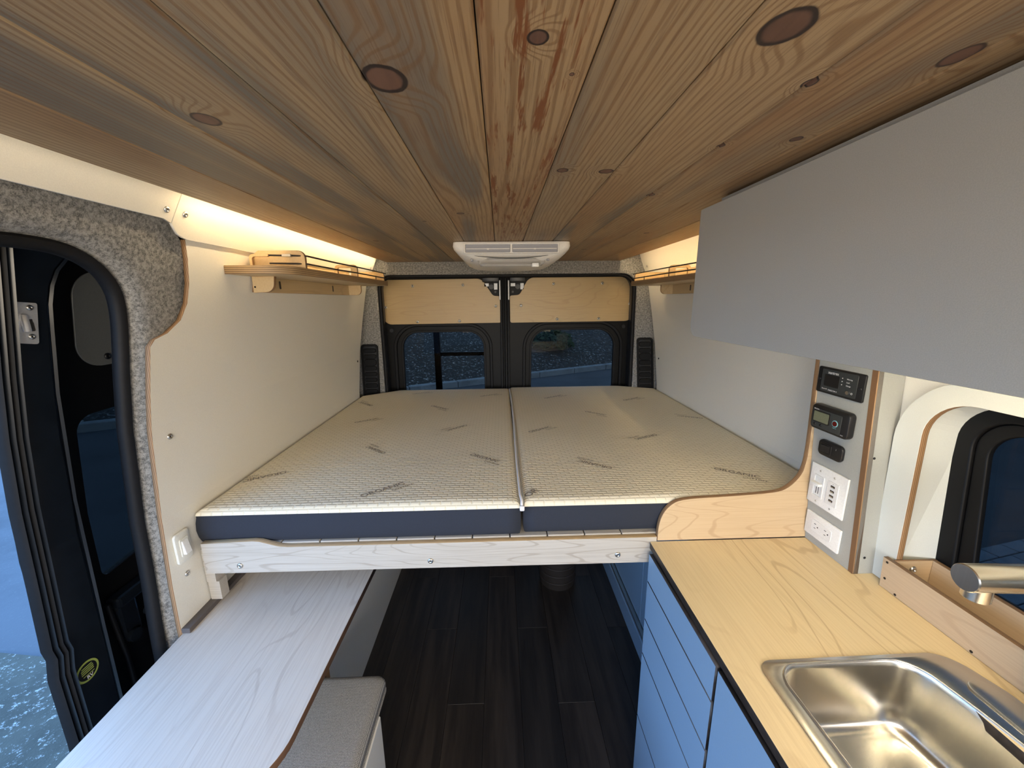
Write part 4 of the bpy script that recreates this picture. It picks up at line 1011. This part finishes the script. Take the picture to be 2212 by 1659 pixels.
# sink
def sink():
    e = empty('sink', (.65, .4, ZK)); tag(e, 'stainless steel drop-in sink with rounded bowl in the maple worktop', 'sink')
    Zt = ZK + .0025
    flo = rounded([(.484, .10, .03), (.484, .601, .030), (.868, .605, .055), (.893, .52, .05), (.893, .10, .03)], 8)
    fli = rounded([(.516, .225, .055), (.512, .590, .045), (.785, .594, .055), (.812, .44, .8), (.812, .225, .055)], 8)
    plate('sink_flange', 'xy', [flo, fli], ZK + .0002, Zt, M['sink_steel'], parent=e, bevel=.0010, smooth=True)
    rl = []
    for x, y in fli: rl.append((x, y, Zt + .0006))
    tube('bowl_rim', rl, .0022, M['sink_steel'], e, cyclic=True)
    bm = bmesh.new(); rings = []; cx, cy = .66, .405
    n = len(fli)
    for (z, k) in [(Zt, 1.0), (Zt - .004, .985), (Zt - .012, .975), (Zt - .10, .935), (Zt - .125, .90), (Zt - .138, .84), (Zt - .143, .74), (Zt - .145, .4), (Zt - .147, .15)]:
        rings.append([bm.verts.new((cx + (x - cx) * k, cy + (y - cy) * (1 - (1 - k) * .75), z)) for x, y in fli])
    for a, b_ in zip(rings, rings[1:]):
        for j in range(n): bm.faces.new((a[j], a[(j + 1) % n], b_[(j + 1) % n], b_[j]))
    bm.faces.new(rings[-1]); bmesh.ops.recalc_face_normals(bm, faces=bm.faces); bmesh.ops.reverse_faces(bm, faces=bm.faces)
    from_bm('bowl', bm, M['sink_steel'], e, smooth=True)
    disc('drain', (.66, .41, Zt - .1455), (0, 0, 1), .042, .003, M['sink_steel'], e); disc('drain_strainer', (.66, .41, Zt - .1425), (0, 0, 1), .026, .002, M['dark_trim'], e)
    lobe = rounded([(.832, .30, .02), (.829, .545, .028), (.872, .545, .028), (.885, .50, .03), (.885, .30, .02)], 8)
    plate('tap_deck', 'xy', lobe, Zt - .0005, Zt + .004, M['sink_steel'], parent=e, bevel=.0022, smooth=True)
sink()
# faucet
def faucet():
    e = empty('faucet', (.886, .449, ZK)); tag(e, 'brushed steel tap with round horizontal spout over the sink', 'tap')
    a = Vector((.667, .464, 1.2)); d = Vector((.9975, -.07, 0)).normalized(); r = .0195
    def cyl(name, p, q, rad, mat, bev=.0012):
        p = Vector(p); q = Vector(q); n = (q - p); h = n.length; bm = bmesh.new(); seg = 40; rings = []
        for (rr, z) in [(rad - bev, 0), (rad, bev), (rad, h - bev), (rad - bev, h)]: rings.append([bm.verts.new((rr * math.cos(2 * math.pi * k / seg), rr * math.sin(2 * math.pi * k / seg), z)) for k in range(seg)])
        for u, w in zip(rings, rings[1:]):
            for k in range(seg): bm.faces.new((u[k], u[(k + 1) % seg], w[(k + 1) % seg], w[k]))
        bm.faces.new(rings[-1]); bm.faces.new(list(reversed(rings[0])))
        bmesh.ops.transform(bm, matrix=frame_to(p, n), verts=bm.verts)
        return autosmooth(from_bm(name, bm, mat, e), 40)
    cyl('spout', a, a + d * .225, r, M['faucet_steel'])
    cyl('spout_end', a - d * .0006, a + d * .0004, r - .0012, M['disc_steel'], .0001)
    c = a + d * .022; cyl('aerator', (c.x, c.y, 1.2 - r - .014), (c.x, c.y, 1.2 - r * .3), .0155, M['faucet_steel'])
    b_ = a + d * .220; cyl('tap_body', (b_.x, b_.y, ZK + .0066), (b_.x, b_.y, 1.225), .0225, M['faucet_steel'])
    cyl('base_ring', (b_.x, b_.y, ZK + .0062), (b_.x, b_.y, ZK + .0125), .028, M['faucet_steel'])
    cyl('handle', (b_.x, b_.y, 1.226), (b_.x, b_.y, 1.262), .0225, M['faucet_steel']); cyl('handle_lever', (b_.x, b_.y - .01, 1.245), (b_.x, b_.y - .085, 1.262), .005, M['faucet_steel'])
faucet()

# open spice box along the window
sb = empty('spice_box', (.99, .4, ZK)); tag(sb, 'long open maple box on the worktop in front of the window', 'box')
plate('front_board', 'yz', [(-.30, ZK + .0005), (.788, ZK + .0005), (.792, .984), (-.30, .984)], .9185, .9305, M['box_maple'], M['ply_x'], sb, bevel=.0008)
plate('back_board', 'yz', [(-.04, ZK + .0005), (.772, ZK + .0005), (.772, .984), (-.04, .984)], 1.020, 1.032, M['box_maple'], M['ply_x'], sb, bevel=.0008)
plate('end_board', 'xz', [(.931, ZK + .0005), (1.032, ZK + .0005), (1.032, .984), (.931, .984)], .7725, .779, M['bulk_maple'], M['ply_y'], sb)
box('bottom_board', .931, 1.0195, -.04, .772, ZK + .0005, ZK + .008, M['box_maple'], sb)
for (y, z) in ((.781, .976), (.779, .934), (.750, .913), (.60, .913)): disc('screw_hole', (.9185, y, z), (-1, 0, 0), .0028, .0006, M['black'], sb, seg=12)
screw((.975, .7725, .962), (0, -1, 0), .0085, sb)

# ------------------------------------------------------------------ table, bench, under-bed boxes
tb = empty('table', (-.65, .85, 0)); tag(tb, 'pale maple table with rounded corners and brown plywood edge at the left wall', 'table')
tp = rounded([(-.872, .525, .075), (-.440, .525, .125), (-.433, .86, .0), (-.432, 1.40, 0), (-.872, 1.40, 0)], 12)
tp = rounded([(-.874, .53, .07), (-.445, .50, .13), (-.433, 1.38, 0), (-.874, 1.38, 0)], 14)
plate('tabletop', 'xy', tp, .705, .725, M['table_maple'], M['ply_table'], tb, bevel=.0010)
box('table_cleat', -.874, -.85, .91, 1.02, .66, .705, M['board_maple'], tb)
bn = empty('bench', (-.6, .5, 0)); tag(bn, 'white bench box below the table and tweed seat cushion', 'bench')
box('bench_body', -.872, -.366, -.50, .895, 0, .424, M['white_wall'], bn, bev=.002)
box('bench_upright', -.575, -.563, .998, 1.02, .425, .60, M['ply_x'], bn)
def cushion():
    e = empty('seat_cushion', (-.6, .5, .425)); tag(e, 'grey woven tweed seat cushion on the white bench', 'cushion')
    bm = bmesh.new(); x0, x1, y0, y1, z0, z1 = -.868, -.372, -.48, .985, .4245, .474; secs = []
    for (z, i) in [(z0, .006), (z0 + .006, .0015), (z0 + .02, -.002), (z1 - .018, -.001), (z1 - .008, .003), (z1 - .002, .010), (z1, .020)]:
        secs.append([bm.verts.new((x, y, z)) for x, y in rrect(x0 + i, x1 - i, y0 + i, y1 - i, .022, 6)])
    for a, b_ in zip(secs, secs[1:]):
        for k in range(len(a)): bm.faces.new((a[k], a[(k + 1) % len(a)], b_[(k + 1) % len(a)], b_[k]))
    bm.faces.new(secs[-1]); bm.faces.new(list(reversed(secs[0])))
    autosmooth(from_bm('cushion_body', bm, M['tweed'], e), 50)
    tube('welt', [(x, y, z0 + .004) for x, y in rrect(x0, x1, y0, y1, .022, 6)], .003, M['tweed'], e, cyclic=True)
cushion()
ul = empty('storage_box', (-.75, 1.6, 0)); tag(ul, 'grey-white storage box under the left side of the bed', 'cabinet')
box('box_body', -.872, -.627, 1.045, 2.19, 0, .7045, M['white_wall'], ul, bev=.001)
ur = empty('storage_cabinet', (.8, 1.5, 0)); tag(ur, 'blue-grey storage cabinet under the right side of the bed', 'cabinet')
box('cabinet_body', .645, 1.005, .975, 2.07, .0, .795, M['cabinet_blue'], ur)
box('plinth', .607, .645, .975, 2.07, 0, .10, M['cabinet_blue'], ur, bev=.003)
for (a, b_) in ((.975, 1.50), (1.505, 2.07)): box('sliding_door', .630, .6445, a, b_, .125, .785, M['cabinet_blue'], ur, bev=.001)
box('door_track', .612, .6445, .975, 2.07, .104, .118, M['screw'], ur)
box('door_track', .620, .6445, .975, 2.07, .788, .805, M['cabinet_blue'], ur)
# black ribbed canister in the dark under the bed
ct = empty('black_canister', (.31, 1.95, 0)); tag(ct, 'black ribbed canister in the dark under the bed', 'canister')
disc('body', (.31, 1.95, 0), (0, 0, 1), .10, .30, M['cord'], ct, seg=40)
for k in range(6): tube('rib', [(.31 + .101 * math.cos(a), 1.95 + .101 * math.sin(a), .04 + k * .045) for a in [2 * math.pi * j / 36 for j in range(36)]], .005, M['cord'], ct, cyclic=True, res=1)

# light switch on the left wall
ls = empty('light_switch', (-.875, .955, .91)); tag(ls, 'cream rocker light switch on the left wall beside the bed board', 'switch')
plate('switch_plate', 'yz', rrect(.926, .975, .912, 1.000, .010, 6), -.875, -.866, M['cream_plastic'], parent=ls, bevel=.004, smooth=True)
plate('rocker_frame', 'yz', rrect(.937, .965, .930, .982, .004, 4), -.867, -.8635, M['cream_plastic'], parent=ls, bevel=.001)
bm = bmesh.new(); box_bm(bm, -.865, -.855, .941, .961, .936, .976, .002, 2)
for vv in bm.verts:
    if vv.co.z > .956 and vv.co.x > -.86: vv.co.x -= .006
from_bm('rocker', bm, M['white_plastic'], ls)
# small shrub on the bank behind the van
q = KA + KD * 36.26 + KN * 1.6
shrub(q.x, q.y, GZ + .13 + 1.5 * .3, .75, 900, 'bank_shrub', 'dark green shrub on the mulch bank behind the right rear door window', 5)
